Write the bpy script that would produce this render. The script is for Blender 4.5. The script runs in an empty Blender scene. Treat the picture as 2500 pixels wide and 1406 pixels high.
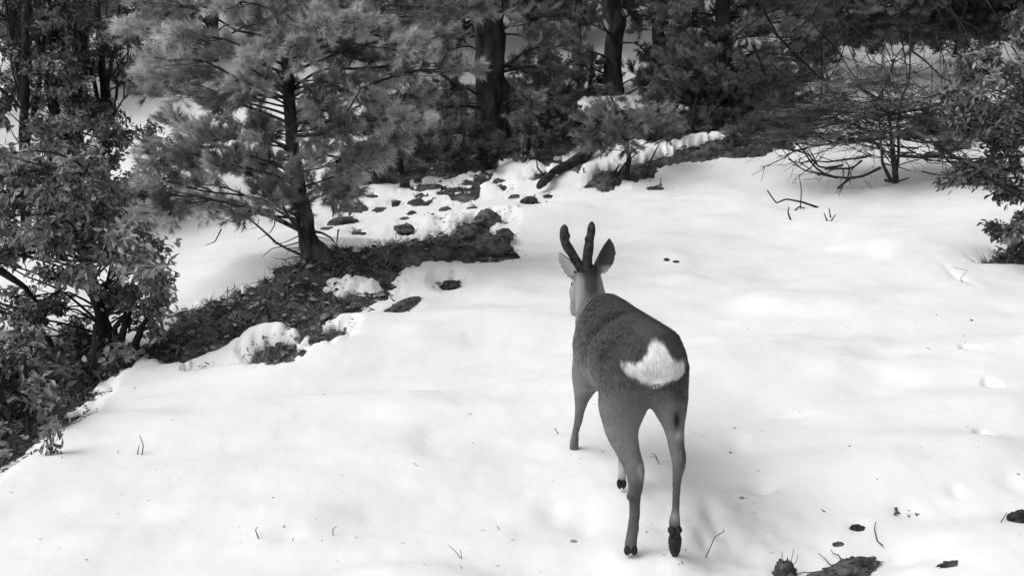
import bpy, math, random
import numpy as np
from mathutils import Vector
R = math.radians
random.seed(7); rng = np.random.default_rng(7)
S = bpy.context.scene; COL = S.collection

# ---------------------------------------------------------------- camera
CAMH, PITCH, F = 1.70, R(15.0), 2563.0
cam = bpy.data.cameras.new('camera'); co = bpy.data.objects.new('camera', cam); COL.objects.link(co)
co.location = (0, 0, CAMH); co.rotation_euler = (R(90) - PITCH, 0, 0)
cam.sensor_width = 36; cam.lens = 36 * F / 2500; cam.clip_start = .05; cam.clip_end = 600
S.camera = co
# ---------------------------------------------------------------- light
SUN_EL, SUN_AZ = R(54), R(-106)          # azimuth from +Y towards +X
w = bpy.data.worlds.new('World'); S.world = w; w.use_nodes = True
nt = w.node_tree; bg = nt.nodes['Background']
sky = nt.nodes.new('ShaderNodeTexSky'); sky.sky_type = 'NISHITA'; sky.sun_disc = False
sky.sun_elevation = SUN_EL; sky.sun_rotation = SUN_AZ; sky.dust_density = 4
bw = nt.nodes.new('ShaderNodeRGBToBW')   # the photograph is black and white
nt.links.new(sky.outputs[0], bw.inputs[0]); nt.links.new(bw.outputs[0], bg.inputs['Color'])
bg.inputs['Strength'].default_value = 0.15
sl = bpy.data.lights.new('sun', 'SUN'); so = bpy.data.objects.new('sun', sl); COL.objects.link(so)
sl.energy = 0.85; sl.angle = R(45); sl.color = (1, 1, 1)
d = Vector((math.sin(SUN_AZ) * math.cos(SUN_EL), math.cos(SUN_AZ) * math.cos(SUN_EL), math.sin(SUN_EL)))
so.rotation_euler = d.to_track_quat('Z', 'Y').to_euler(); so.location = d * 50
S.view_settings.view_transform = 'Standard'; S.view_settings.look = 'None'
S.view_settings.exposure = 0.15; S.view_settings.gamma = 1
S.render.resolution_x = 1024; S.render.resolution_y = 575

# ---------------------------------------------------------------- noise
def _h(ix, iy, s):
    n = (ix.astype(np.int64) * 374761393 + iy.astype(np.int64) * 668265263 + s * 1442695041) & 0xffffffff
    n = ((n ^ (n >> 13)) * 1274126177) & 0xffffffff
    return ((n ^ (n >> 16)) & 0xffff) / 65535.0
def vn(x, y, s=0):
    x = np.asarray(x, float); y = np.asarray(y, float)
    ix = np.floor(x); iy = np.floor(y); fx = x - ix; fy = y - iy
    fx = fx * fx * fx * (fx * (fx * 6 - 15) + 10); fy = fy * fy * fy * (fy * (fy * 6 - 15) + 10)
    a = _h(ix, iy, s); b = _h(ix + 1, iy, s); c = _h(ix, iy + 1, s); e = _h(ix + 1, iy + 1, s)
    return (a + (b - a) * fx) * (1 - fy) + (c + (e - c) * fx) * fy - .5
def fbm(x, y, s=0, o=4):
    v = 0; a = 1
    for k in range(o):
        v = v + a * vn(x * 2 ** k + 13.7 * k, y * 2 ** k - 7.1 * k, s + k); a *= .5
    return v
def sst(a, b, x):
    t = np.clip((x - a) / (b - a), 0, 1); return t * t * (3 - 2 * t)

# ---------------------------------------------------------------- pixel -> world
def ray(px, py):
    r = (px - 1250) / F; u = (703 - py) / F
    return np.array([r, math.cos(PITCH) + u * math.sin(PITCH), -math.sin(PITCH) + u * math.cos(PITCH)])
def at(px, py, Y):
    v = ray(px, py); return np.array([0, 0, CAMH]) + v * (Y / v[1])
def mpp(Y, px=1250, py=703):           # metres per photo pixel at distance Y
    v = ray(px, py); return Y / v[1] / F

# ---------------------------------------------------------------- terrain height
MOUNDS = []          # (x, y, sx, sy, h)
def base_h(x, y):
    t = y - 9.5
    z = .20 * (np.log1p(np.exp(-np.abs(t) / 1.2)) * 1.2 + np.maximum(t, 0)) 
    t2 = y - 16
    z = z + .18 * (np.log1p(np.exp(-np.abs(t2) / 2)) * 2 + np.maximum(t2, 0))
    z = z + .035 * x * sst(3, 10, y)
    z = z - .16 * sst(-.8, -2.2, x + .25 * (y - 5)) * sst(3.9, 5.2, y) * sst(9, 7, y)
    for (mx, my, sx, sy, h) in MOUNDS:
        z = z + h * np.exp(-((x - mx) / sx) ** 2 - ((y - my) / sy) ** 2)
    return z
def hit(px, py):
    v = ray(px, py); t = np.geomspace(2, 60, 1500)
    X = v[0] * t; Y = v[1] * t; Z = CAMH + v[2] * t
    g = base_h(X, Y) - Z
    i = int(np.argmax(g > 0))
    if i == 0: i = len(t) - 1
    a, b = t[i - 1], t[i]
    for _ in range(12):
        m = (a + b) / 2
        if base_h(np.array([v[0] * m]), np.array([v[1] * m]))[0] > CAMH + v[2] * m: b = m
        else: a = m
    return np.array([v[0] * b, v[1] * b, CAMH + v[2] * b])
_p = hit(780, 640); MOUNDS.append((_p[0] + .05, _p[1], .42, .4, .12))
_p = hit(660, 835); MOUNDS.append((_p[0], _p[1], .3, .16, .06))

def world_poly(pts): return np.array([hit(*p)[:2] for p in pts])
BARE = [world_poly(p) for p in [
 # the dark bank that runs diagonally under the pine
 [(-120,1215),(0,1132),(40,1085),(95,1040),(150,1010),(185,995),(250,940),(330,890),(345,882),(420,886),(465,879),(500,860),
  (560,835),(615,810),(650,792),(680,785),(705,797),(745,812),(780,806),(830,776),(870,765),(876,738),(905,722),(935,716),(975,698),
  (970,682),(977,667),(1000,652),(1060,642),(1110,632),(1170,630),(1195,635),(1215,621),(1235,602),(1246,572),(1240,548),(1215,527),
  (1180,535),(1150,552),(1100,562),(1060,575),(990,582),(925,592),(880,606),(830,612),(760,622),(700,642),(660,670),(600,700),(545,720),
  (480,745),(430,775),(420,790),(400,812),(370,838),(300,835),(200,845),(0,860),(-120,880),(-260,930),(-420,1010),(-460,1090),(-380,1170),(-250,1215)],
 [(605,884),(615,866),(640,850),(690,836),(715,838),(720,845),(740,850),(765,832),(775,812),(800,800),(828,800),(834,822),(790,845),(740,868),(690,887),(650,890)],
 # forest floor behind
 [(870,446),(940,442),(1000,448),(1040,424),(1100,422),(1150,412),(1190,407),(1215,388),(1270,392),(1340,398),(1400,372),(1440,352),(1500,350),(1560,352),
  (1640,350),(1700,335),(1780,325),(1840,300),(1860,285),(1800,270),(1700,270),(1620,262),(1560,262),(1500,272),(1440,280),(1395,268),(1440,238),(1500,222),(1380,200),
  (1250,190),(1050,215),(900,300),(840,370),(800,430)],
 [(1430,446),(1500,452),(1550,437),(1600,418),(1650,404),(1700,402),(1800,384),(1850,374),(1900,354),(1960,336),(1990,322),(1960,290),(1870,285),(1840,312),(1770,335),(1700,345),(1640,372),(1560,395),(1480,420)],
 [(1620,255),(1950,285),(1970,235),(1930,180),(1900,120),(1700,120),(1600,180)],
 [(2180,325),(2300,335),(2400,318),(2500,330),(2700,320),(2700,230),(2450,240),(2380,295),(2230,305)],
 [(1950,120),(2050,105),(2250,95),(2700,90),(2700,40),(1900,40)],
 [(1085,533),(1110,518),(1160,518),(1170,524),(1130,535)],
 [(1100,545),(1150,535),(1180,520),(1225,520),(1222,533),(1180,550),(1110,560)],
 [(2390,640),(2440,610),(2600,600),(2600,645),(2470,640)],
 [(1165,635),(1200,628),(1220,618),(1200,640),(1170,640)],
]]
SNOWY = [world_poly(p) for p in [
 [(820,682),(845,676),(872,681),(905,690),(918,698),(905,709),(870,712),(835,716),(822,700)],
 [(185,985),(240,960),(258,975),(200,1005)],
 [(1260,560),(1215,548),(1200,556),(1215,562)],
]]
SPOTS = []   # small melt holes: px, py, half width px, half height px
for s in [(990,555,16,9),(1292,482,17,8),(1315,508,17,2.5),(1190,540,26,8),(1130,525,28,5),(1245,612,10,5),(1100,691,20,8),(965,486,6,3),
          (1160,452,8,8),(1215,435,12,9),(1035,470,26,5),(1075,463,22,5),(1110,455,28,6),(1150,440,26,5),(1060,448,18,4),(1020,483,14,3),
          (1600,450,18,2.5),(455,754,24,6),(1130,548,20,4),(1238,540,12,7),(510,902,20,4),
          (990,525,7,3),(1005,510,6,2),(1330,425,25,8),(1375,415,30,7),(1300,432,12,4),(150,1020,26,12),(1050,452,30,7),(1125,468,22,5),(1180,425,22,7),(1230,450,10,5),(1260,470,12,4),(905,470,16,4),(930,500,12,3),(880,560,18,4),(905,580,22,4),(1060,520,12,3),(1150,500,8,3),(860,500,22,6),(830,530,24,7),(795,550,18,5),(1085,500,8,3),(1340,470,10,3),(960,600,30,6),(2012,260,30,6),(2050,240,26,5),(2110,330,40,4)]:
    c = hit(s[0], s[1]); e = hit(s[0] + s[2], s[1]); f = hit(s[0], s[1] - s[3])
    SPOTS.append((c[0], c[1], abs(e[0] - c[0]), abs(f[1] - c[1])))
PRINTS = []  # dents in the snow: centre, radii, depth
for s in [(2362,858,15,8,.10),(2420,955,17,10,.13),(2400,1080,18,10,.12),(1862,1180,34,11,.058),(2330,1215,20,8,.02),
          (1350,1230,40,30,.02),(1405,1085,40,14,.03),(1770,1290,45,30,.03),(1425,1260,50,40,.02),(1930,1010,50,10,.02),(1800,1080,30,16,.02),(2230,1360,80,22,.03),(2470,1195,40,20,.015),
          (1740,1240,24,30,.03),(1720,1290,20,20,.02),(1660,1385,60,22,.03),(1540,1350,26,9,.02),(700,1300,40,14,.015),(2340,680,10,22,.02),(2092,1284,22,11,.016),(1922,1366,34,18,.010),(2075,1374,100,22,.006),(2488,1290,36,16,.012),(2205,1250,36,14,.014),(2320,1396,46,14,.016),(1100,691,26,10,.03),(985,740,34,24,.02)]:
    c = hit(s[0], s[1]); e = hit(s[0] + s[2], s[1]); f = hit(s[0], s[1] - s[3])
    PRINTS.append((c[0], c[1], abs(e[0] - c[0]), abs(f[1] - c[1]), s[4]))

def sdist(x, y, poly):
    """signed distance, positive inside; only accurate near the polygon"""
    out = np.full(x.shape, -9.0)
    mn = poly.min(0) - .6; mx = poly.max(0) + .6
    m = (x > mn[0]) & (x < mx[0]) & (y > mn[1]) & (y < mx[1])
    if not m.any(): return out
    X = x[m]; Y = y[m]; dd = np.full(X.shape, 1e9); ins = np.zeros(X.shape, bool)
    n = len(poly)
    for i in range(n):
        ax, ay = poly[i]; bx, by = poly[(i + 1) % n]
        ex, ey = bx - ax, by - ay
        t = np.clip(((X - ax) * ex + (Y - ay) * ey) / (ex * ex + ey * ey + 1e-12), 0, 1)
        dd = np.minimum(dd, (X - ax - t * ex) ** 2 + (Y - ay - t * ey) ** 2)
        c = ((ay > Y) != (by > Y)) & (X < ex * (Y - ay) / (ey + (1e-12 if ey >= 0 else -1e-12)) + ax)
        ins ^= c
    dd = np.sqrt(dd); out[m] = np.where(ins, dd, -dd); return out
def bare_d(x, y):
    """>0 where the earth shows, in metres from the snow's edge"""
    v = np.full(x.shape, -9.0)
    for p in BARE: v = np.maximum(v, sdist(x, y, p))
    for p in SNOWY: v = np.minimum(v, -sdist(x, y, p))
    v = v + (.010 * y) * (fbm(x * 5, y * 3.0, 11, 5) * 1.7 + 1.3 * vn(x * 26, y * 15, 14)) + .05 * sst(.25, .45, fbm(x * 3.3, y * 2.4, 19, 3)) * (v > -.35) * (y > 5)
    for (cx, cy, rx, ry) in SPOTS:
        q = np.sqrt(((x - cx) / rx) ** 2 + ((y - cy) / ry) ** 2 + 1e-9)
        m = q < 3
        q2 = q[m] + 1.1 * fbm(x[m] * 13, y[m] * 7, 5, 4)
        v[m] = np.maximum(v[m], (1 - q2) * min(rx, ry))
    # thaw patches high on the slope
    far = sst(15, 18, y)
    v = np.maximum(v, np.where(far > 0, (fbm(x * .55, y * .3, 31, 4) - .22) * 1.2 * far - .05, -9))
    return v
FEET = [at(1540, 1345, 3.05)[:2], at(1648, 1355, 3.03)[:2], at(1518, 1185, 3.49)[:2], at(1402, 1095, 3.9)[:2]]
def snow_relief(x, y):
    a, b = x * .94 + y * .30, -x * .30 + y * .94
    z = .070 * vn(a * .8, b * 1.3, 1) + .056 * vn(a * 1.5 + 3, b * 3.0, 2) + .030 * vn(a * 3.4, b * 6.0, 3) + .005 * vn(a * 8, b * 12, 4) + .003 * vn(a * 19, b * 26, 6)
    # wind crusts
    c = vn(a * .8 + .3 * vn(x * 2, y * 2, 8), b * 2.6, 9)
    z = z + .018 * np.tanh(c * 9)
    for (cx, cy, rx, ry, h) in PRINTS:
        q = ((x - cx) / rx) ** 2 + ((y - cy) / ry) ** 2
        m = q < 9
        z[m] = z[m] - h * np.exp(-q[m] ** (2.2 if h > .06 else 1.0)) 
    tx, ty = hit(1800, 1300)[:2]; tm = np.exp(-((x - tx) / .35) ** 2 - ((y - ty) / .35) ** 2)
    z = z + tm * (.022 * fbm(x * 8, y * 8, 90, 3))
    for (fx, fy) in FEET: z = z * (1 - np.exp(-((x - fx) ** 2 + (y - fy) ** 2) / .10 ** 2))
    for (fx, fy) in (FEET[0], FEET[3]): z = z - .014 * np.exp(-((x - fx) ** 2 + (y - fy) ** 2) / .040 ** 2)
    return z * sst(-1, 2, y)

# ---------------------------------------------------------------- mesh helpers
def raw_mesh(name, V, T=None, Q=None, smooth=True, attrs=None):
    me = bpy.data.meshes.new(name); V = np.asarray(V, np.float32)
    nt_ = 0 if T is None else len(T); nq = 0 if Q is None else len(Q)
    me.vertices.add(len(V)); me.vertices.foreach_set('co', V.ravel())
    idx = []; 
    if nt_: idx.append(np.asarray(T, np.int32).ravel())
    if nq: idx.append(np.asarray(Q, np.int32).ravel())
    idx = np.concatenate(idx); me.loops.add(len(idx)); me.loops.foreach_set('vertex_index', idx)
    me.polygons.add(nt_ + nq)
    st = np.concatenate([np.arange(nt_) * 3, nt_ * 3 + np.arange(nq) * 4]).astype(np.int32)
    me.polygons.foreach_set('loop_start', st)
    me.polygons.foreach_set('use_smooth', np.full(nt_ + nq, smooth))
    me.update(calc_edges=True)
    for k, v in (attrs or {}).items():
        at_ = me.attributes.new(k, 'FLOAT', 'POINT'); at_.data.foreach_set('value', np.asarray(v, np.float32))
    return me
def link(name, me, mat, parent=None):
    o = bpy.data.objects.new(name, me); COL.objects.link(o)
    if mat: me.materials.append(mat)
    if parent: o.parent = parent
    return o
def tag(o, label=None, cat=None, group=None, kind=None):
    if label: o['label'] = label
    if cat: o['category'] = cat
    if group: o['group'] = group
    if kind: o['kind'] = kind
    return o
def thing(name, loc, label, cat, group=None):
    o = bpy.data.objects.new(name, None); COL.objects.link(o); o.location = tuple(loc); o.empty_display_size = .1
    return tag(o, label, cat, group)

class MB:
    """collects triangles; origin is subtracted so that the mesh lives in its thing's space"""
    def __init__(s, origin=(0, 0, 0)): s.V = []; s.T = []; s.A = []; s.n = 0; s.o = np.array(origin, float)
    def add(s, V, T, a=.5):
        V = np.asarray(V, float).reshape(-1, 3); s.V.append(V - s.o); s.T.append(np.asarray(T).reshape(-1, 3) + s.n)
        s.A.append(np.broadcast_to(np.asarray(a, float), (len(V),))); s.n += len(V)
    def tube(s, P, rad, sides=6, a=.5, rough=0, cap=True, flare=0, seed=0):
        P = np.asarray(P, float); n = len(P); rad = np.broadcast_to(np.asarray(rad, float), (n,))
        tan = np.gradient(P, axis=0); tan /= np.linalg.norm(tan, axis=1)[:, None] + 1e-9
        u = np.cross(tan[0], [0, 0, 1.0]); 
        if np.linalg.norm(u) < .1: u = np.cross(tan[0], [1.0, 0, 0])
        u /= np.linalg.norm(u); U = []
        for i in range(n):
            u = u - tan[i] * u.dot(tan[i]); u /= np.linalg.norm(u) + 1e-9; U.append(u)
        U = np.array(U); W = np.cross(tan, U)
        th = np.arange(sides) / sides * 2 * np.pi
        rr = rad[:, None] * np.ones(sides)[None]
        if rough:
            L = np.concatenate([[0], np.cumsum(np.linalg.norm(np.diff(P, axis=0), axis=1))])
            k = max(3, int(sides / 3))
            rr = rr * (1 + rough * (vn(np.cos(th)[None] * 4 + seed, L[:, None] * 9 + np.sin(th)[None] * 4, seed + 3)
                                 + 1.1 * vn(th[None] * sides / 6.3 * .5, L[:, None] * 14, seed + 5)))
        V = P[:, None] + rr[..., None] * (np.cos(th)[None, :, None] * U[:, None] + np.sin(th)[None, :, None] * W[:, None])
        i = np.arange(n - 1)[:, None] * sides; j = np.arange(sides)[None]; j2 = (j + 1) % sides
        a0 = i + j; a1 = i + j2; b0 = a0 + sides; b1 = a1 + sides
        T = np.concatenate([np.stack([a0, a1, b1], -1).reshape(-1, 3), np.stack([a0, b1, b0], -1).reshape(-1, 3)])
        V = V.reshape(-1, 3)
        if cap:
            V = np.vstack([V, P[-1] + tan[-1] * rad[-1] * .6, P[0] - tan[0] * rad[0] * .6]); m = (n - 1) * sides
            jj = np.arange(sides); k2 = (jj + 1) % sides
            T = np.vstack([T, np.stack([m + jj, m + k2, np.full(sides, n * sides)], -1), np.stack([k2, jj, np.full(sides, n * sides + 1)], -1)])
        s.add(V, T, a)
    def inst(s, tmpl, Rm, P, sc, a):
        """many copies of a small template: rotations (n,3,3), points (n,3), scales (n,)"""
        V0, T0 = tmpl; n = len(P)
        V = np.einsum('nij,kj->nki', Rm, V0) * np.asarray(sc)[:, None, None] + np.asarray(P)[:, None]
        T = T0[None] + (np.arange(n) * len(V0))[:, None, None]
        s.add(V.reshape(-1, 3), T.reshape(-1, 3), np.repeat(np.broadcast_to(a, (n,)), len(V0)))
    def build(s, name, mat, parent=None, smooth=True):
        V = np.vstack(s.V); T = np.vstack(s.T); A = np.concatenate(s.A)
        return link(name, raw_mesh(name, V, T=T, smooth=smooth, attrs={'tone': A}), mat, parent)

def frames(D, roll=None):
    """rotation matrices whose x axis follows D"""
    D = np.asarray(D, float); D = D / (np.linalg.norm(D, axis=1)[:, None] + 1e-9)
    up = np.tile([0, 0, 1.0], (len(D), 1)); up[np.abs(D[:, 2]) > .95] = (1, 0, 0)
    Yx = np.cross(up, D); Yx /= np.linalg.norm(Yx, axis=1)[:, None]; Z = np.cross(D, Yx)
    if roll is not None:
        c, s_ = np.cos(roll)[:, None], np.sin(roll)[:, None]; Yx, Z = c * Yx + s_ * Z, -s_ * Yx + c * Z
    return np.stack([D, Yx, Z], -1)
def limb(p0, p1, n=10, sag=0., wig=.03, up=0.):
    p0 = np.array(p0, float); p1 = np.array(p1, float); t = np.linspace(0, 1, n)[:, None]; L = np.linalg.norm(p1 - p0)
    P = p0 + (p1 - p0) * t; P[:, 2] += (4 * t * (1 - t) * (up - sag) * L)[:, 0]
    if wig:
        off = rng.normal(0, wig * L, (4, 3)); off[0] = 0; off[-1] = 0
        for k in range(3): P[:, k] += np.interp(t[:, 0], [0, .33, .66, 1], off[:, k])
    return P

# ---------------------------------------------------------------- materials (all grey: a black and white photograph)
def mat_new(name, rough=.8, spec=.2):
    m = bpy.data.materials.new(name); m.use_nodes = True; n = m.node_tree; b = n.nodes['Principled BSDF']
    b.inputs['Roughness'].default_value = rough; b.inputs['Specular IOR Level'].default_value = spec
    return m, n, b
def ramp(n, src, stops):
    r = n.nodes.new('ShaderNodeValToRGB'); e = r.color_ramp.elements
    while len(e) < len(stops): e.new(.5)
    for k, (p, v) in enumerate(stops): e[k].position = p; e[k].color = (v, v, v, 1)
    n.links.new(src, r.inputs[0]); return r
def noise(n, scale, detail=6, coord='Object', vec=None, stretch=None):
    t = n.nodes.new('ShaderNodeTexNoise'); t.inputs['Scale'].default_value = scale; t.inputs['Detail'].default_value = detail
    tc = n.nodes.new('ShaderNodeTexCoord'); src = tc.outputs[coord]
    if stretch:
        mp = n.nodes.new('ShaderNodeMapping'); mp.inputs['Scale'].default_value = stretch; n.links.new(src, mp.inputs[0]); src = mp.outputs[0]
    n.links.new(src, t.inputs['Vector']); return t
def bump(n, b, src, dist, strength=1):
    k = n.nodes.new('ShaderNodeBump'); k.inputs['Distance'].default_value = dist; k.inputs['Strength'].default_value = strength
    n.links.new(src, k.inputs['Height']); n.links.new(k.outputs[0], b.inputs['Normal']); return k
def mat_noise(name, lo, hi, scale, rough=.85, bd=.01, stretch=None, detail=8, p=(.35, .65), bscale=None):
    m, n, b = mat_new(name, rough)
    t = noise(n, scale, detail, stretch=stretch); r = ramp(n, t.outputs[0], [(p[0], lo), (p[1], hi)])
    n.links.new(r.outputs[0], b.inputs['Base Color'])
    t2 = noise(n, bscale or scale * 3, 6, stretch=stretch); bump(n, b, t2.outputs[0], bd); return m
def mat_tone(name, lo, hi, rough=.6, spec=.3, transl=0):
    """pigment from the 'tone' attribute (each leaf or tuft its own)"""
    m, n, b = mat_new(name, rough, spec)
    a = n.nodes.new('ShaderNodeAttribute'); a.attribute_name = 'tone'
    r = ramp(n, a.outputs['Fac'], [(0, lo), (1, hi)]); n.links.new(r.outputs[0], b.inputs['Base Color'])
    if transl:
        t = n.nodes.new('ShaderNodeBsdfTranslucent'); n.links.new(r.outputs[0], t.inputs[0])
        mx = n.nodes.new('ShaderNodeMixShader'); mx.inputs[0].default_value = transl
        n.links.new(b.outputs[0], mx.inputs[1]); n.links.new(t.outputs[0], mx.inputs[2])
        n.links.new(mx.outputs[0], n.nodes['Material Output'].inputs['Surface'])
    return m
M = {}
m, n, b = mat_new('snow', .7, .25); M['snow'] = m
t = noise(n, 2.2, 9); r = ramp(n, t.outputs[0], [(.30, .81), (.45, .855), (.62, .88)])
t5 = noise(n, 70, 3); r5 = ramp(n, t5.outputs[0], [(.22, .95), (.34, 1)]); mu = n.nodes.new('ShaderNodeMix'); mu.data_type = 'RGBA'; mu.blend_type = 'MULTIPLY'; mu.inputs[0].default_value = 1
n.links.new(r.outputs[0], mu.inputs[6]); n.links.new(r5.outputs[0], mu.inputs[7]); n.links.new(mu.outputs[2], b.inputs['Base Color'])
t2 = noise(n, 34, 8); t3 = noise(n, 9, 5)
ad = n.nodes.new('ShaderNodeMath'); ad.operation = 'MULTIPLY_ADD'; ad.inputs[1].default_value = 2.2
n.links.new(t3.outputs[0], ad.inputs[0]); n.links.new(t2.outputs[0], ad.inputs[2]); bump(n, b, ad.outputs[0], .010, .16)
m, n, b = mat_new('earth', .95, .1); M['earth'] = m
t = noise(n, 7, 9); r = ramp(n, t.outputs[0], [(.30, .02), (.48, .07), (.60, .13), (.75, .22)])
n.links.new(r.outputs[0], b.inputs['Base Color']); t2 = noise(n, 26, 9); bump(n, b, t2.outputs[0], .05, 1)
M['bark'] = mat_noise('bark', .018, .11, 14, .95, .03, (1, 1, .28))
M['bark_dark'] = mat_noise('bark_dark', .010, .055, 11, .95, .04, (1, 1, .28))
M['twig'] = mat_noise('twig', .02, .06, 30, .9, .004)
M['twig_pale'] = mat_noise('twig_pale', .10, .24, 30, .9, .004)
M['needle'] = mat_tone('needle', .12, .70, .5, .35, .2)
M['needle_dark'] = mat_tone('needle_dark', .02, .34, .6, .25, .1)
M['leaf'] = mat_tone('leaf', .05, .46, .45, .4, .15)
M['leaf_dark'] = mat_tone('leaf_dark', .03, .34, .5, .35, .12)
M['grass'] = mat_tone('grass', .03, .38, .8, .15, .1)
M['rock'] = mat_noise('rock', .06, .17, 9, .9, .02)
M['moss'] = mat_noise('moss', .05, .19, 18, .95, .03)
M['stone_dark'] = mat_noise('stone_dark', .012, .07, 30, .9, .01)
M['litter'] = mat_noise('litter', .03, .17, 40, .9, .01)

# ---------------------------------------------------------------- ground
def grid(nu, nv, y0, y1, dense):
    u = np.linspace(-1, 1, nu); tx = .62 * u * (1 + .9 * np.abs(u) ** 5)     # wider and coarser towards the sides
    v = np.linspace(0, 1, nv); y = (y0 + 2.5) * ((y1 + 2.5) / (y0 + 2.5)) ** v - 2.5
    X = tx[None] * (y[:, None] + 2.2) + 0 * y[:, None]; Y = y[:, None] + 0 * X
    i = np.arange(nv - 1)[:, None] * nu + np.arange(nu - 1)[None]
    Q = np.stack([i, i + 1, i + nu + 1, i + nu], -1).reshape(-1, 4)
    return X.ravel(), Y.ravel(), Q
X, Y, Q = grid(1000, 1050, -1.0, 75, 1)
Zb = base_h(X, Y); BD = bare_d(X, Y)
rel = snow_relief(X, Y)
lip = sst(-.10, 0, BD)
Zs = Zb + rel * (1 - .6 * lip) - .022 * sst(-.14, 0, BD) - .26 * sst(-.005, .05, BD) 
tag(link('snow', raw_mesh('snow', np.stack([X, Y, Zs], -1), Q=Q), M['snow']), 'white lumpy snow cover sloping up past the deer', 'snow', kind='structure')
Xe, Ye, Qe = grid(620, 640, -1.0, 75, 1)
def earth_h(x, y, bd=None):
    if bd is None: bd = bare_d(x, y)
    hum = .075 * np.maximum(fbm(x * 3.6, y * 3.2, 21, 4), -.3) + .05 * np.abs(vn(x * 9, y * 8, 25)) + .02 * vn(x * 24, y * 20, 26) 
    return base_h(x, y) - .025 - .10 * sst(.0, -.12, bd) + hum * sst(.02, .22, bd) + .03 * sst(0, .3, bd)
BDe = bare_d(Xe, Ye)
tag(link('ground', raw_mesh('ground', np.stack([Xe, Ye, earth_h(Xe, Ye, BDe)], -1), Q=Qe), M['earth']), 'bare dark forest soil and moss showing through the snow', 'ground', kind='structure')
def gz(x, y): return float(earth_h(np.array([x]), np.array([y]))[0])
def sz(x, y):
    x = np.array([x]); y = np.array([y]); return float((base_h(x, y) + snow_relief(x, y))[0])

# ---------------------------------------------------------------- foliage templates
def needle_shoot(nn, ln, wd, stem=.10, seed=0, spread=(25, 75)):
    g = np.random.default_rng(seed); V = []; T = []
    for k in range(nn):
        s = stem * (.15 + .85 * g.random() ** .8); az = g.random() * 6.283
        an = R(g.uniform(*spread)) * (1 - .35 * (s / stem)); l = ln * g.uniform(.75, 1.15)
        dv = np.array([math.cos(an), math.sin(an) * math.cos(az), math.sin(an) * math.sin(az)])
        sd = np.cross(dv, g.normal(size=3)); sd /= np.linalg.norm(sd); p = np.array([s, 0, 0])
        i = len(V); V += [p - sd * wd / 2, p + sd * wd / 2, p + dv * l + np.array([.1, 0, 0]) * l]; T.append((i, i + 1, i + 2))
    i = len(V); V += [(0, -.002, 0), (0, .002, 0), (stem, 0, 0)]; T.append((i, i + 1, i + 2))
    return np.array(V), np.array(T)
SHOOTS = [needle_shoot(60, .052, .0044, .085, k) for k in range(4)]
SHOOTS_FAR = [needle_shoot(44, .062, .0070, .11, k + 10) for k in range(4)]
TWIGGY = [needle_shoot(26, .030, .0030, .16, k + 20, (30, 60)) for k in range(3)]
def leaf_t(w=.27, fold=.07, curl=.12):
    V = np.array([(0, 0, 0), (.30, -w * .85, fold), (.30, w * .85, fold), (.34, 0, 0), (.68, -w * .75, fold * .6 - curl * .3), (.68, w * .75, fold * .6 - curl * .3), (.70, 0, -curl * .4), (1, 0, -curl), (-.18, 0, .02)])
    T = np.array([(0, 1, 3), (0, 3, 2), (1, 4, 6), (1, 6, 3), (3, 6, 5), (3, 5, 2), (4, 7, 6), (6, 7, 5), (8, 0, 1), ])
    return V, T
LEAVES = [leaf_t(.24, .10, .15), leaf_t(.30, .06, .25), leaf_t(.20, .14, .05)]

def unit(v): v = np.asarray(v, float); return v / (np.linalg.norm(v) + 1e-9)
def rand_ball(n):
    v = rng.normal(size=(n, 3)); v /= np.linalg.norm(v, axis=1)[:, None]; return v * (rng.random(n) ** .45)[:, None]

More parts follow.
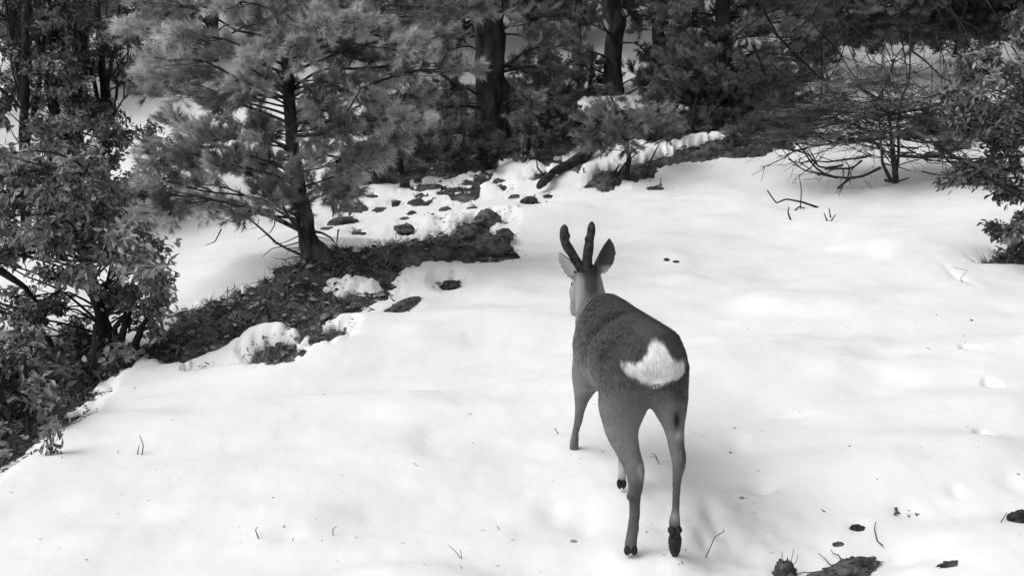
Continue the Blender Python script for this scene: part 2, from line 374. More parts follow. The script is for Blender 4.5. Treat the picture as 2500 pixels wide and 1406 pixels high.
def plant(name, label, cat, trunk, rad, clumps, style, mats, group=None, twigs=7, per=5, sc=1., tone=(.2, .8), sides=10, rough=.25,
          limb_r=.012, extra=None, droop=.0, rise=.25, stems=None, far=False, twig_r=.0035):
    """trunk: polyline; clumps: (centre, radius, density) of foliage; the limbs run from the trunk to each clump.
       style: needle / leaf / twiggy"""
    trunk = np.asarray(trunk, float); base = trunk[0].copy()
    root = thing(name, base, label, cat, group)
    wood = MB(base); crown = MB(base)
    L = np.concatenate([[0], np.cumsum(np.linalg.norm(np.diff(trunk, axis=0), axis=1))]); nseg = max(6, int(L[-1] / (.05 if not far else .12)))
    tt = np.linspace(0, L[-1], nseg); P = np.stack([np.interp(tt, L, trunk[:, k]) for k in range(3)], -1); rr = np.interp(tt, L, rad)
    P[:, 0] += .35 * rad[0] * vn(tt * 2.2, tt * 0 + 3, int(base[1] * 10)); 
    wood.tube(P, rr, sides, rough=rough, seed=int(abs(base[0]) * 10))
    if stems:
        for sp, sr in stems: 
            wood.tube(limb(sp[0], sp[-1], 14, wig=.02) if len(sp) == 2 else np.asarray(sp), np.linspace(sr, sr * .35, 14 if len(sp) == 2 else len(sp)), 7, rough=.2)
    TP = [[], [], []]
    for (c, r, dens) in clumps:
        c = np.asarray(c, float); r = np.broadcast_to(np.asarray(r, float), (3,))
        src = P
        if stems:
            src = np.vstack([P] + [np.asarray(sp) if len(sp) > 2 else np.linspace(sp[0], sp[-1], 12) for sp, _ in stems])
        hd = np.linalg.norm(src[:, :2] - c[:2], axis=1)
        want = c[2] - rise * hd + rng.normal(0, .10)
        cost = np.abs(src[:, 2] - want) + .6 * hd
        q = src[int(np.argmin(cost))]
        n_l = max(6, int(np.linalg.norm(c - q) / .08))
        lb = limb(q, c, n_l, sag=droop, wig=.04, up=.06); dl = np.linalg.norm(c - q)
        lr = min(limb_r * (.6 + dl * .5), rr[0] * .6)
        wood.tube(lb, np.linspace(lr, lr * .3, n_l), 5, cap=False)
        nt_ = max(2, int(twigs * dens)); ends = c + rand_ball(nt_) * r
        outd = unit(c - q); ct = rng.normal(0, .17)
        for e in ends:
            k = int(rng.integers(int(n_l * .55), n_l)); tw = limb(lb[k], e, 6, wig=.05, up=.03)
            if np.linalg.norm(tw[-1] - tw[0]) < .02: continue
            wood.tube(tw, np.linspace(twig_r, twig_r * .5, 6), 3, cap=False)
            m = max(2, int(per * (.7 + .6 * rng.random())))
            f = np.concatenate([[1.0], rng.uniform(.25, 1, m - 1)])
            pos = np.stack([np.interp(f, np.linspace(0, 1, 6), tw[:, i]) for i in range(3)], -1)
            dr = unit(tw[-1] - tw[-3]) * .8 + outd * .35
            D = dr + rng.normal(0, .55, (m, 3)); D[0] = dr
            if style == 'needle': D[:, 2] += .35
            if style == 'twiggy': D[:, 2] *= .3
            base_t = np.clip(rng.uniform(*tone) + ct, 0, 1)
            TP[0].append(pos); TP[1].append(D); TP[2].append(np.clip(base_t + rng.normal(0, .10, m), 0, 1))
    pos = np.vstack(TP[0]); D = np.vstack(TP[1]); tn = np.concatenate(TP[2]); N = len(pos)
    if style == 'needle' or style == 'twiggy':
        tm = TWIGGY if style == 'twiggy' else (SHOOTS_FAR if far else SHOOTS); which = rng.integers(0, len(tm), N)
        for k in range(len(tm)):
            s_ = which == k
            if s_.any(): crown.inst(tm[k], frames(D[s_], rng.random(s_.sum()) * 6.28), pos[s_], sc * rng.uniform(.75, 1.2, s_.sum()), tn[s_])
    else:
        # a spray of leaves at every point, hanging outwards and down
        reps = 4; pos = np.repeat(pos, reps, 0) + rng.normal(0, .035 * sc / .07, (N * reps, 3)); tn = np.repeat(tn, reps) + rng.normal(0, .13, N * reps)
        D = np.repeat(D, reps, 0) * .5 + rng.normal(0, .6, (N * reps, 3)); D[:, 2] -= .35
        which = rng.integers(0, len(LEAVES), N * reps)
        for k in range(len(LEAVES)):
            s_ = which == k
            crown.inst(LEAVES[k], frames(D[s_], rng.normal(0, .9, s_.sum())), pos[s_], sc * rng.uniform(.6, 1.25, s_.sum()), np.clip(tn[s_], 0, 1))
    if extra: extra(wood, crown)
    wood.build('trunk', mats[0], root); crown.build('crown', mats[1], root, smooth=False)
    return root

def spray(wood, p, d, L, r, depth=2, kids=5, sag=.03):
    d = unit(d); n = 9 if depth else 5
    P = limb(p, np.array(p) + d * L, n, wig=.05, sag=sag); wood.tube(P, np.linspace(r, r * .45, n), 4 if depth else 3, cap=False)
    if depth:
        for _ in range(kids):
            k = int(rng.integers(2, n)); v = unit(rng.normal(size=3)); v = unit(d + v * .75)
            spray(wood, P[k], v, L * rng.uniform(.3, .6), r * .55, depth - 1, kids - 1, sag)
def pxclumps(lst, Y, dy=.4, dens=1., zs=.75, jitter=0):
    out = []
    for c in lst:
        px, py, r = c[:3]; yy = Y + (c[3] if len(c) > 3 else rng.uniform(-dy, dy))
        p = at(px + rng.normal(0, jitter) if jitter else px, py, yy); rm = r * mpp(yy, px, py)
        out.append((p, (rm, rm * 1.1, rm * zs), dens * (c[4] if len(c) > 4 else 1)))
    return out
def whorl(base, H, Rmax, z0, n, r, dens=1, cone=True, az=None):
    out = []
    for k in range(n):
        f = (k + rng.random()) / n; z = z0 + (H - z0) * f
        L = Rmax * ((1 - f) ** .7 if cone else (1 - .4 * f)) * rng.uniform(.45, 1.0) + .1; a = rng.random() * 6.283 if az is None else rng.uniform(*az)
        out.append((np.array(base) + (L * math.cos(a), L * math.sin(a), z), (r, r, r * .6), dens))
    return out

# ---------------------------------------------------------------- the pine left of centre
g0 = hit(775, 640); PY = g0[1]
tr = [g0 - (0, 0, .12), g0, at(752, 592, PY), at(744, 560, PY), at(735, 500, PY), at(722, 420, PY + .03), at(712, 330, PY + .05), at(698, 220, PY + .05), at(690, 100, PY), at(700, -40, PY), at(712, -160, PY), at(715, -260, PY)]
tr_r = [.12, .105, .07, .056, .05, .045, .04, .036, .032, .028, .02, .006]
cl = [(420,510,62),(500,502,55),(580,508,55),(650,490,60),(395,440,60),(465,440,55),(540,400,50),(630,430,55),(785,455,60),(838,478,52),(850,425,50),(760,400,50),(905,385,55),
      (690,455,45),(480,345,62),(555,340,60),(430,310,60),(520,270,62),(605,395,45),(655,395,35),(780,340,55),(840,320,60),(900,300,60),(960,335,55),(1000,300,48,-.5),(880,240,60),(820,200,60),(765,225,50),
      (935,200,60),(980,165,52),(640,150,60,-.4),(720,130,60,-.5),(560,130,60),(480,180,60),(420,225,55),(640,330,42),(560,235,42),(620,235,38),(700,60,60,-.4),(780,70,60,-.5),(860,50,60),(620,50,60),(600,210,60),(690,200,50),(440,100,60),
      (380,150,50),(370,210,40),(930,90,60),(1000,60,60),(880,130,60),(1075,45,50),(1140,30,48),(1060,95,42),(1150,172,26),(1110,310,0.1),(340,70,45),(350,20,45),(440,20,50),(560,5,55),(330,480,45),(380,375,50),(450,395,55),
      (810,130,55),(760,20,60),(660,0,60),(880,0,60),(980,0,60),(650,300,28),(745,290,30),(800,270,50),(720,500,40),(1020,240,35),(940,260,45),(1010,130,45)]
cl = [c for c in cl if c[2] > 1]
cls = pxclumps([(c[0], c[1], c[2] * .84) + tuple(c[3:]) for c in cl], PY, .45, 1.0)
cls += pxclumps([(x, y, 62) for x in range(390, 1060, 120) for y in (-70, -170)], PY, .5, .5)
def pine_extra(wood, crown):
    def dead(pts, r, n=12):
        P = np.array([at(x, y, PY + (k[0] if k else 0)) for x, y, *k in pts]); L = np.linspace(0, 1, len(P)); t = np.linspace(0, 1, n)
        wood.tube(np.stack([np.interp(t, L, P[:, i]) for i in range(3)], -1), np.linspace(r, r * .3, n), 5)
    dead([(735,568),(712,540,-.1),(698,518,-.15),(690,500,-.2)], .014); dead([(765,565),(785,568),(808,580),(822,600)], .011); dead([(826,560,.02),(823,585,0),(822,610,0)], .006)
    dead([(735,590),(700,600),(665,606),(648,620),(640,628)], .005); dead([(732,575),(700,590),(670,598),(660,575)], .004)
    dead([(736,606),(710,606),(680,602)], .004); dead([(740,628),(715,628),(697,634),(695,655)], .005); dead([(697,634),(675,632),(660,625)], .003)
    dead([(737,610),(705,612),(697,625)], .003); dead([(700,640),(715,640),(735,620)], .003); dead([(672,530),(670,550),(660,568),(628,585)], .005)
    dead([(770,575),(790,582),(812,588)], .004); dead([(770,580),(782,590),(800,588)], .003); dead([(632,535),(628,555),(602,562)], .003)
    dead([(560,540),(590,545),(570,570)], .004); dead([(540,560),(525,590),(500,600)], .005); dead([(655,650),(662,668)], .003)
    dead([(705,240,-.15),(660,200,-.4),(608,165,-.6)], .012); dead([(725,330,-.2),(790,330,-.4),(850,270,-.6),(880,220,-.7)], .013); dead([(760,318,-.3),(830,283,-.5),(905,285,-.6)], .010)
    dead([(800,380,-.3),(860,390,-.5),(915,430,-.6)], .008)
    # roots spreading over the mound
    for (x, y, dY) in ((845, 640, -.1), (820, 655, -.3), (730, 665, -.25), (700, 655, -.1)):
        e = hit(x, y); wood.tube(limb(at(760, 612, PY), e - (0, 0, .03), 10, sag=.12, wig=.03), np.linspace(.05, .02, 10), 8, rough=.3)
plant('pine_tree', 'young pine with pale bushy needles rooted on the bare diagonal bank', 'tree', tr, tr_r, cls, 'needle', (M['bark'], M['needle']),
      twigs=9, per=7, sc=1.0, tone=(.15, .95), sides=18, rough=.3, extra=pine_extra, limb_r=.010)

# ---------------------------------------------------------------- big dark trunks behind
g = hit(1195, 338)
far = [(np.array(q[0]), q[1], q[2]) for q in pxclumps([(1290,95,60),(1340,110,50),(1080,150,50),(1095,210,50),(1070,270,45),(1110,120,40),(1270,170,50),(1330,170,55),(1290,240,55),(1370,240,45),(1350,40,50),(1250,20,50),(1120,250,40),(1240,280,50),(1050,330,40),(1090,330,40)], g[1], .5, .8)]
far += whorl(g, 7, 1.6, 3.0, 12, .3, .7)
plant('conifer_tree', 'tall conifer with the thickest dark trunk, behind the pine', 'tree', [g - (0, 0, .2), g, at(1192, 200, g[1]), at(1188, 0, g[1]), g + (-.1, 0, 8)], [.24, .19, .155, .15, .03], far, 'needle',
      (M['bark_dark'], M['needle_dark']), twigs=9, per=6, sc=1.1, tone=(.1, .7), sides=22, rough=.35, far=True, limb_r=.02)
g = hit(1497, 230)
far = pxclumps([(1440,60,40),(1420,110,45),(1390,50,50),(1560,190,45),(1580,130,28),(1450,150,38),(1600,200,45),(1380,150,50),(1540,25,32),(1600,20,40)], g[1], .6, .7) + whorl(g, 7, 1.6, 3.0, 12, .35, .7)
plant('conifer_tree', 'conifer with slim dark curved trunk standing beside the snowy clearing', 'tree', [g - (0, 0, .2), g, at(1490, 150, g[1]), at(1508, 60, g[1]), at(1490, 0, g[1]), g + (.1, 0, 8)], [.14, .115, .105, .1, .09, .02], far, 'needle',
      (M['bark_dark'], M['needle_dark']), twigs=8, per=6, sc=1.2, tone=(.1, .6), sides=16, rough=.35, far=True, limb_r=.018)
g = hit(1612, 150)
plant('conifer_tree', 'thin trunked conifer between the curved trunk and the dense bushy pine', 'tree', [g - (0, 0, .2), g, at(1605, 60, g[1]), g + (-.1, 0, 7)], [.1, .09, .08, .02], pxclumps([(1650,110,40),(1640,60,40),(1570,70,25),(1630,150,35)], g[1], .6, .7) + whorl(g, 6.5, 1.5, 2.4, 12, .35, .7), 'needle',
      (M['bark_dark'], M['needle_dark']), twigs=8, per=6, sc=1.25, tone=(.1, .6), sides=12, far=True)
g = hit(1410, 190)
plant('conifer_tree', 'faint thin trunked conifer just left of the curved trunk', 'tree', [g - (0, 0, .2), g, at(1405, 60, g[1]), g + (-.2, 0, 7)], [.1, .075, .065, .02], pxclumps([(1340,200,55),(1420,200,40),(1380,180,50),(1300,200,50),(1300,130,50)], g[1], .6, .8) + whorl(g, 6.5, 1.5, 2.6, 12, .35, .7), 'needle',
      (M['bark_dark'], M['needle_dark']), twigs=8, per=6, sc=1.25, tone=(.1, .7), sides=12, far=True)
# dense bushy pine right of centre
g = hit(1770, 285)
lst = [(x + rng.normal(0, 10), y + rng.normal(0, 8), 60, rng.uniform(-.6, .5)) for x in range(1660, 2030, 56) for y in range(-60, 310, 52) if not (x < 1700 and y > 230) and not (x > 1960 and y > 250) and not (x > 1980 and y < 20)]
plant('pine_tree', 'dense dark bushy pine filling the top right of centre', 'tree', [g - (0, 0, .2), g, at(1765, 100, g[1]), at(1760, -150, g[1]), g + (0, 0, 4)], [.14, .12, .09, .06, .02],
      pxclumps(lst + [(1610,250,35),(1640,200,45),(1650,110,45),(1635,290,40),(1630,20,45),(1650,60,45)], g[1], .4, 1.2) + whorl(g, 4, 1.4, 1.3, 20, .3, .6), 'needle', (M['bark_dark'], M['needle_dark']), twigs=9, per=6, sc=.95, tone=(.2, 1.0), sides=12, far=True, limb_r=.015)
# tree over the top right corner
g = hit(2560, 160)
lst = [(x + rng.normal(0, 12), y + rng.normal(0, 8), 62) for x in range(1960, 2560, 50) for y in (-60, -10, 35, 75) if y < 60 + .10 * (x - 1900) * 0 + (45 if x > 2350 else 30)]
def tr_extra(wood, crown):
    Y0 = 9.0
    for k in range(26):
        spray(wood, at(rng.uniform(1860, 2480), rng.uniform(-20, 120), 9.6 + rng.uniform(-.6, 1)), (rng.normal(.3, .7), rng.normal(0, .3), rng.uniform(-1.1, -.2)), rng.uniform(.5, 1.0), .007, 2, 5, .02)
    for pts in ([(1870,60),(1940,130),(2010,200),(2060,260)], [(1850,0),(1900,90),(1960,160)], [(2290,0),(2330,40),(2420,90)], [(2150,60),(2230,60),(2330,80)], [(1840,110),(1870,190),(1880,240)]):
        P = np.array([at(x, y, Y0 + .3 * i) for i, (x, y) in enumerate(pts)]); L = np.linspace(0, 1, len(P)); t_ = np.linspace(0, 1, 12)
        wood.tube(np.stack([np.interp(t_, L, P[:, i]) for i in range(3)], -1), np.linspace(.014, .005, 12), 5)
plant('conifer_tree', 'dark conifer with hanging boughs over the top right snow', 'tree', [g - (0, 0, .2), g, at(2560, -50, g[1]), g + (0, 0, 5)], [.13, .1, .08, .02],
      pxclumps(lst, g[1] - .6, .6, 1.1) + whorl(g, 5, 1.8, 1.5, 24, .35, .7), 'needle', (M['bark_dark'], M['needle_dark']), twigs=9, per=6, sc=1.15, tone=(.1, .8), sides=12, far=True, limb_r=.012, rise=.0, extra=tr_extra)

# low dark junipers under the big trunk
for (px, py, lab, cc) in [
    (980, 425, 'dark low juniper scrub at the foot of the pale pine boughs', [(930,390,50),(980,370,50),(1030,380,45),(960,330,45),(1010,330,45),(900,410,35)]),
    (1130, 400, 'dark low juniper just left of the thickest trunk base', [(1080,370,50),(1140,365,50),(1100,320,45),(1160,330,30),(1190,390,30)]),
    (1290, 375, 'dark low juniper just right of the thickest trunk base', [(1250,345,45),(1310,330,50),(1280,290,45),(1350,310,45),(1370,350,35),(1240,380,30)]),
    (1400, 335, 'small dark juniper left of the small young pine', [(1380,300,40),(1410,320,35),(1350,285,40),(1430,290,30)]),
    (1690, 325, 'flat dark juniper at the edge of the small snow patch', [(1650,300,40),(1700,285,40),(1740,290,35),(1640,330,30)]),
    (1310, 240, 'dark juniper between the thickest trunk and the faint thin trunk', [(1270,215,50),(1330,205,50),(1300,250,45),(1370,230,40),(1360,180,35),(1250,170,45)]),
    (1440, 215, 'dark juniper touching the left side of the curved trunk', [(1410,190,40),(1450,200,35),(1430,230,30),(1460,160,24),(1380,260,40)]),
    (1600, 235, 'dark juniper under the thin trunk, right of the snowy clearing', [(1570,215,28),(1620,200,40),(1650,230,45),(1580,185,24),(1620,150,40)]),
    (1990, 175, 'dark juniper at the left end of the top right snow', [(1960,150,42),(2010,135,40),(1940,190,42),(2040,110,38),(1980,200,30)]),
    (2130, 125, 'low dark brush at the top edge of the top right snow', [(2080,100,42),(2140,95,42),(2200,90,40),(2110,125,24)]),
    (2330, 140, 'low dark brush above the top right snow near the edge shrub', [(2270,95,42),(2340,100,42),(2400,115,42),(2370,140,30),(2290,120,22)]),
    (2330, 330, 'dark brush behind the round boulder', [(2280,295,32),(2330,285,38),(2380,280,42),(2250,300,24),(2420,300,40)]),
    (1880, 330, 'dark juniper mound where the dense pine meets the snow', [(1850,300,45),(1900,300,45),(1820,330,40),(1940,310,35),(1890,250,45),(1780,355,30),(1930,250,40)])]:
    g = hit(px, py)
    plant('juniper_bush', lab, 'bush', [g - (0, 0, .1), g + (0, 0, .05), g + (.02, 0, .35)], [.03, .025, .01], pxclumps(cc, g[1], .35, 1.1, zs=.6), 'needle', (M['bark_dark'], M['needle_dark']),
          group='dark junipers on the forest floor', twigs=9, per=5, sc=.8, tone=(.0, .7), sides=6, far=True, limb_r=.008)

# bright young pine and its fallen limb
g = hit(1530, 435)
def yp(wood, crown):
    for pts in ([(1530,440),(1540,390),(1530,330),(1500,250)], [(1500,440),(1530,395),(1560,370)], [(1570,440),(1590,390),(1610,350)], [(1500,425),(1512,400)]):
        P = np.array([at(x, y, g[1]) for (x, y) in pts]); L = np.linspace(0, 1, len(P)); t_ = np.linspace(0, 1, 10)
        wood.tube(np.stack([np.interp(t_, L, P[:, i]) for i in range(3)], -1), np.linspace(.012, .005, 10), 6)
plant('young_pine', 'small grey young pine at the far edge of the open snow', 'tree', [g - (0, 0, .1), g, at(1535, 380, g[1]), at(1510, 290, g[1]), at(1485, 215, g[1])], [.03, .025, .02, .014, .006],
      pxclumps([(1480,240,30),(1490,285,35),(1450,290,34),(1440,330,35),(1500,330,38),(1550,300,36),(1590,290,32),(1540,350,38),(1590,340,34),(1470,365,34),(1630,330,26),(1620,300,26)], g[1], .3, 1.0), 'needle',
      (M['bark_dark'], M['needle_dark']), twigs=7, per=5, sc=.9, tone=(.35, 1.0), sides=8, far=True, limb_r=.008, extra=yp)

# ---------------------------------------------------------------- twiggy bare shrub on the right
g = hit(2185, 442)
def tw_extra(wood, crown):
    Y0 = g[1]
    def br(pts, r, dY=0):
        P = np.array([at(x, y, Y0 + dY) for (x, y) in pts]); L = np.linspace(0, 1, len(P)); t_ = np.linspace(0, 1, 14)
        wood.tube(np.stack([np.interp(t_, L, P[:, i]) for i in range(3)], -1), np.linspace(r, r * .35, 14), 5)
    br([(2175,440),(2155,400),(2150,340),(2145,280)], .018); br([(2185,440),(2195,380),(2192,300),(2200,240),(2222,200),(2222,60)], .016)
    br([(2150,410),(2110,430),(2075,436),(2020,430),(1985,405),(1960,365),(1930,335),(1905,335)], .013, -.1)
    br([(2075,436),(2045,460),(2042,490)], .014, -.1); br([(2045,435),(2000,425),(1960,415),(1930,390),(1910,365)], .009, -.1)
    br([(1985,405),(2005,385),(2015,370)], .005, -.1); br([(1955,385),(1950,395),(2010,435),(1960,440)], .006, -.15)
    br([(2160,440),(2185,445),(2220,434)], .014, -.05); br([(2160,400),(2200,410),(2225,418)], .008); br([(2180,380),(2240,385),(2290,380),(2340,370)], .012, .1)
    br([(2195,330),(2255,310),(2275,235),(2275,150)], .010, .1); br([(2220,120),(2260,150),(2300,190),(2350,215)], .010, .2); br([(2222,130),(2190,150),(2150,150)], .006, .1)
    br([(2230,180),(2270,165),(2290,175)], .005, .1); br([(2150,340),(2050,350),(1990,355),(1900,335)], .008, -.2); br([(2105,460),(2120,475),(2150,478)], .003, -.2); br([(2110,440),(2140,470),(2155,480)], .003, -.2)
    br([(2205,340),(2260,350),(2330,340)], .009, .2); br([(2140,350),(2160,380),(2185,410)], .009, .1); br([(2260,345),(2270,370),(2262,400)], .006, .1)
lst = [(x + rng.normal(0, 14), y + rng.normal(0, 8), 44, rng.uniform(-.5, .5)) for x in range(1910, 2400, 38) for y in (195, 220, 245, 270, 292, 312, 332) if abs(x - 2170) < 120 + (y - 180) * 1.4 and not (y < 235 and 2210 < x < 2330)]
_tw0 = tw_extra
def tw_extra(wood, crown):
    _tw0(wood, crown)
    for k in range(52):
        px, py = rng.uniform(2020, 2340), rng.uniform(200, 420); s_ = 1 if px > 2185 else -1
        if rng.random() < .2: s_ = -s_
        spray(wood, at(px, py, g[1] + rng.uniform(-.3, .4)), (s_ * 1.0, rng.normal(0, .35), rng.normal(-.02, .30)), rng.uniform(.3, .9), rng.uniform(.004, .012), 2, 5, .05)
plant('twiggy_shrub', 'sparse dark shrub with fine flat twigs and bare forked limbs on the snow', 'shrub', [g - (0, 0, .1), g + (0, 0, .02), at(2180, 380, g[1]), at(2170, 280, g[1])], [.03, .026, .022, .01],
      pxclumps(lst, g[1], .5, .7, zs=.5), 'twiggy', (M['twig'], M['needle_dark']), twigs=7, per=5, sc=1.25, tone=(.0, .6), sides=8, limb_r=.006, rise=.1, extra=tw_extra, twig_r=.003)

# ---------------------------------------------------------------- right edge leafy shrub
g = hit(2520, 648)
lst = [(2420,200,40),(2470,170,45),(2380,240,35),(2440,270,50),(2490,240,50),(2480,330,55),(2430,350,40),(2400,310,30),(2470,400,50),(2440,440,36),(2410,400,28),(2490,470,45),(2450,480,26),(2500,530,35),(2480,565,26),
       (2350,410,18),(2320,430,16),(2300,445,12),(2370,430,18),(2440,565,16),(2420,555,9),(2530,300,60),(2560,400,60),(2540,180,60),(2600,250,60),(2570,520,50),(2480,600,24),(2330,250,22),(2350,190,26),(2400,140,30),(2320,300,26),(2350,320,30),(2380,280,40),(2310,230,22),(2360,150,30),(2550,90,60),(2490,60,50)]
def rt(wood, crown):
    for pts, dY in (([(2520,380),(2440,385),(2380,395),(2330,420),(2295,445)], -.1), ([(2530,560),(2470,550),(2420,550)], -.1), ([(2520,640),(2470,620),(2430,600)], 0)):
        P = np.array([at(x, y, g[1] + dY) for (x, y) in pts]); L = np.linspace(0, 1, len(P)); t_ = np.linspace(0, 1, 12)
        wood.tube(np.stack([np.interp(t_, L, P[:, i]) for i in range(3)], -1), np.linspace(.010, .003, 12), 5)
plant('leafy_shrub', 'dark leafy shrub at the right edge with hanging leaves', 'shrub', [g - (0, 0, .1), g, at(2530, 500, g[1]), at(2520, 300, g[1]), at(2510, 100, g[1])], [.05, .04, .03, .02, .01],
      pxclumps(lst, g[1] + .1, .3, 1.), 'leaf', (M['bark_dark'], M['leaf_dark']), twigs=11, per=7, sc=.038, tone=(.1, .75), sides=8, limb_r=.008, extra=rt)

# ---------------------------------------------------------------- left edge: leafy shrub in front, trees behind
g = hit(270, 870)
lst = [(x + rng.normal(0, 12), y + rng.normal(0, 10), 42, rng.uniform(-.45, .45), .9) for x in range(-80, 420, 46) for y in range(380, 960, 44)
       if not (y > 640 and y < 800 and x < 160 and rng.random() < .45) and not (x > 330 and (y < 600 or y > 790)) and not (x > 260 and y > 850) and not (230 < x < 330 and 760 < y < 850) and rng.random() < .78]
lst += [(370,640,28),(390,690,24),(400,720,18),(380,760,22),(360,600,24),(350,560,20),(385,800,14)]
def lf(wood, crown):
    for pts in ([(230,870),(235,800),(250,740),(270,650)], [(290,850),(305,790),(340,700),(360,640)], [(280,850),(280,800),(310,760)], [(330,840),(350,790),(375,760)], [(180,900),(120,830),(60,760),(0,740)], [(60,1100),(30,1020),(0,950)], [(60,770),(100,740),(160,700)], [(0,660),(60,700),(110,760)]):
        P = np.array([at(x, y, g[1]) for (x, y) in pts]); L = np.linspace(0, 1, len(P)); t_ = np.linspace(0, 1, 14)
        wood.tube(np.stack([np.interp(t_, L, P[:, i]) for i in range(3)], -1), np.linspace(.022, .007, 14), 7, rough=.2)
plant('leafy_shrub', 'large pale leaved shrub growing on the bank at the left edge', 'shrub', [g - (0, 0, .15), g, at(240, 760, g[1]), at(200, 600, g[1]), at(190, 400, g[1])], [.06, .05, .035, .02, .008],
      pxclumps(lst, g[1] - .1, .4, 1), 'leaf', (M['bark_dark'], M['leaf']), twigs=6, per=7, sc=.044, tone=(.05, .95), sides=9, limb_r=.008, extra=lf)
# brush at its foot
for (px, py, lab, lst, dk) in [(60, 1030, 'dark brushy bush in the bottom left corner of the bank', [(0,1000,50),(40,960,50),(90,950,45),(0,930,50),(-60,1010,60),(60,1010,40),(130,930,40),(-20,1060,40),(-80,930,60)], 1),
                           (230, 930, 'dark low bush under the pale leaved shrub', [(180,900,45),(230,890,45),(150,870,45),(260,850,35),(210,930,32),(100,890,45),(290,870,24),(150,950,25)], 1)]:
    g = hit(px, py)
    plant('low_bush', lab, 'bush', [g - (0, 0, .1), g, g + (.02, .02, .3)], [.03, .02, .008], pxclumps(lst, g[1] + .15, .25, 1), 'leaf', (M['bark_dark'], M['leaf_dark']), group='low bushes under the left shrub', twigs=8, per=4, sc=.05, tone=(.0, .7), sides=6, limb_r=.007)
trunks = [((62, 620), (58, 300), (70, 0), .05, 'leftmost slender tree behind the pale leaved shrub'), ((135, 600), (130, 200), (115, 0), .06, 'slender dark tree, second from the left edge'),
          ((190, 590), (180, 200), (175, 0), .07, 'slender dark tree, third from the left, widest of the left group'), ((262, 580), (255, 250), (235, 0), .045, 'slender tree nearest the pale pine in the left group')]
for i, (a_, b_, c_, r_, lab) in enumerate(trunks):
    g = hit(a_[0], a_[1] - 55); yy = g[1]
    lst = [(a_[0] + rng.normal(0, 55), y + rng.normal(0, 14), 50, rng.uniform(-.7, .6)) for y in range(-60, 600, 20) if rng.random() < (.42 if y < 240 else .95)]
    if i == 3: lst = [c for c in lst if not (c[0] > 255 and c[1] < 170)]
    st = [([at(b_[0], b_[1] + 80, yy), at(c_[0] + dx, -80, yy)], r_ * .5) for dx in (-70, 60)]
    plant('slender_tree', lab, 'tree', [g - (0, 0, .2), g, at(*b_, yy), at(*c_, yy), at(c_[0], -200, yy)], [r_, r_ * .9, r_ * .7, r_ * .55, .01],
          pxclumps(lst, yy, .6, 1), 'leaf', (M['bark_dark'], M['leaf_dark']), group='slender trees at the left', extra=(lambda wd, cr, a_=a_, yy=yy: [spray(wd, at(a_[0] + rng.normal(0, 25), rng.uniform(80, 420), yy + rng.uniform(-.3, .3)), (rng.normal(0, .5), rng.normal(0, .3), 1), rng.uniform(.5, .9), .009, 2, 5, 0) for _ in range(7)]), twigs=10, per=7, sc=.044, tone=(.0, .95), sides=9, limb_r=.008, stems=st)

# ---------------------------------------------------------------- far forest on the slope
FT = [(60,250,'far left'),(205,110,''),(520,150,''),(760,120,''),(980,150,''),(1120,100,''),(1290,80,''),(1700,60,''),(1950,40,''),(2380,60,''),(2600,120,'')]
labs = ['far conifer on the slope behind the leftmost slender trees', 'far conifer behind the slender tree nearest the pale pine', 'far conifer behind the top left of the pale pine', 'far conifer behind the top of the pale pine',
        'far conifer behind the right half of the pale pine', 'far conifer just left of the thickest trunk', 'far conifer just right of the thickest trunk', 'far conifer behind the dense dark bushy pine',
        'far conifer behind the left end of the top right boughs', 'far conifer above the top right snow', 'far conifer behind the right edge shrub']
for (px, py, _), lab in zip(FT, labs):
    g = hit(px, py); H = 3.6 + rng.random() * 1.4
    plant('conifer_tree', lab, 'tree', [g - (0, 0, .3), g, g + (rng.normal(0, .15), 0, H)], [.11, .09, .02], whorl(g, H, 1.7, .25 if px < 1350 or px > 1650 else 1.6, 50, .42, .8), 'needle',
          (M['bark_dark'], M['needle_dark']), group='far conifers on the slope', twigs=8, per=6, sc=1.7, tone=(.0, .8), sides=8, far=True, limb_r=.014)

# ---------------------------------------------------------------- ground litter and grass on the bare soil
def scatter(n, box, thr=.02):
    px = rng.uniform(box[0], box[2], n * 3); py = rng.uniform(box[1], box[3], n * 3)
    r = (px - 1250) / F; u = (703 - py) / F; vy = math.cos(PITCH) + u * math.sin(PITCH); vz = -math.sin(PITCH) + u * math.cos(PITCH)
    t = np.full(len(px), CAMH) / np.maximum(-vz, .02)
    for _ in range(30):
        t = t * .6 + .4 * np.clip((base_h(r * t, vy * t) - CAMH) / np.minimum(vz, -.005), 1, 40)
    x, y = r * t, vy * t; bd = bare_d(x, y); k = (bd > thr) & (y < 19) & (y > 2)
    x, y = x[k][:n], y[k][:n]; return x, y, earth_h(x, y)
BL = (np.array([(0, -.5, 0), (0, .5, 0), (.5, -.35, .0), (.5, .35, .0), (1, 0, -.18)]) * (1, .05, 1), np.array([(0, 1, 3), (0, 3, 2), (2, 3, 4)]))
gb = MB(); x, y, z = scatter(58000, (-500, 200, 2600, 1230), .015); n = len(x)
D = np.stack([rng.normal(0, .8, n), rng.normal(0, .8, n), rng.uniform(.05, .9, n)], -1)
cl_ = np.clip(.42 + .8 * fbm(x * 4, y * 4, 77, 3), 0, 1)
gb.inst(BL, frames(D, rng.random(n) * 6.28), np.stack([x, y, z - .01], -1), rng.uniform(.03, .12, n), np.clip(cl_ * rng.uniform(.3, 1.2, n) + (rng.random(n) > .97) * .5, 0, 1))
tag(gb.build('grass', M['grass'], smooth=False), 'matted dry grass and moss on the bare bank', 'grass', kind='stuff')
lb = MB(); x, y, z = scatter(10000, (-500, 200, 2600, 1230), .0); n = len(x)
D = np.stack([rng.normal(0, 1, n), rng.normal(0, 1, n), rng.normal(.1, .3, n)], -1)
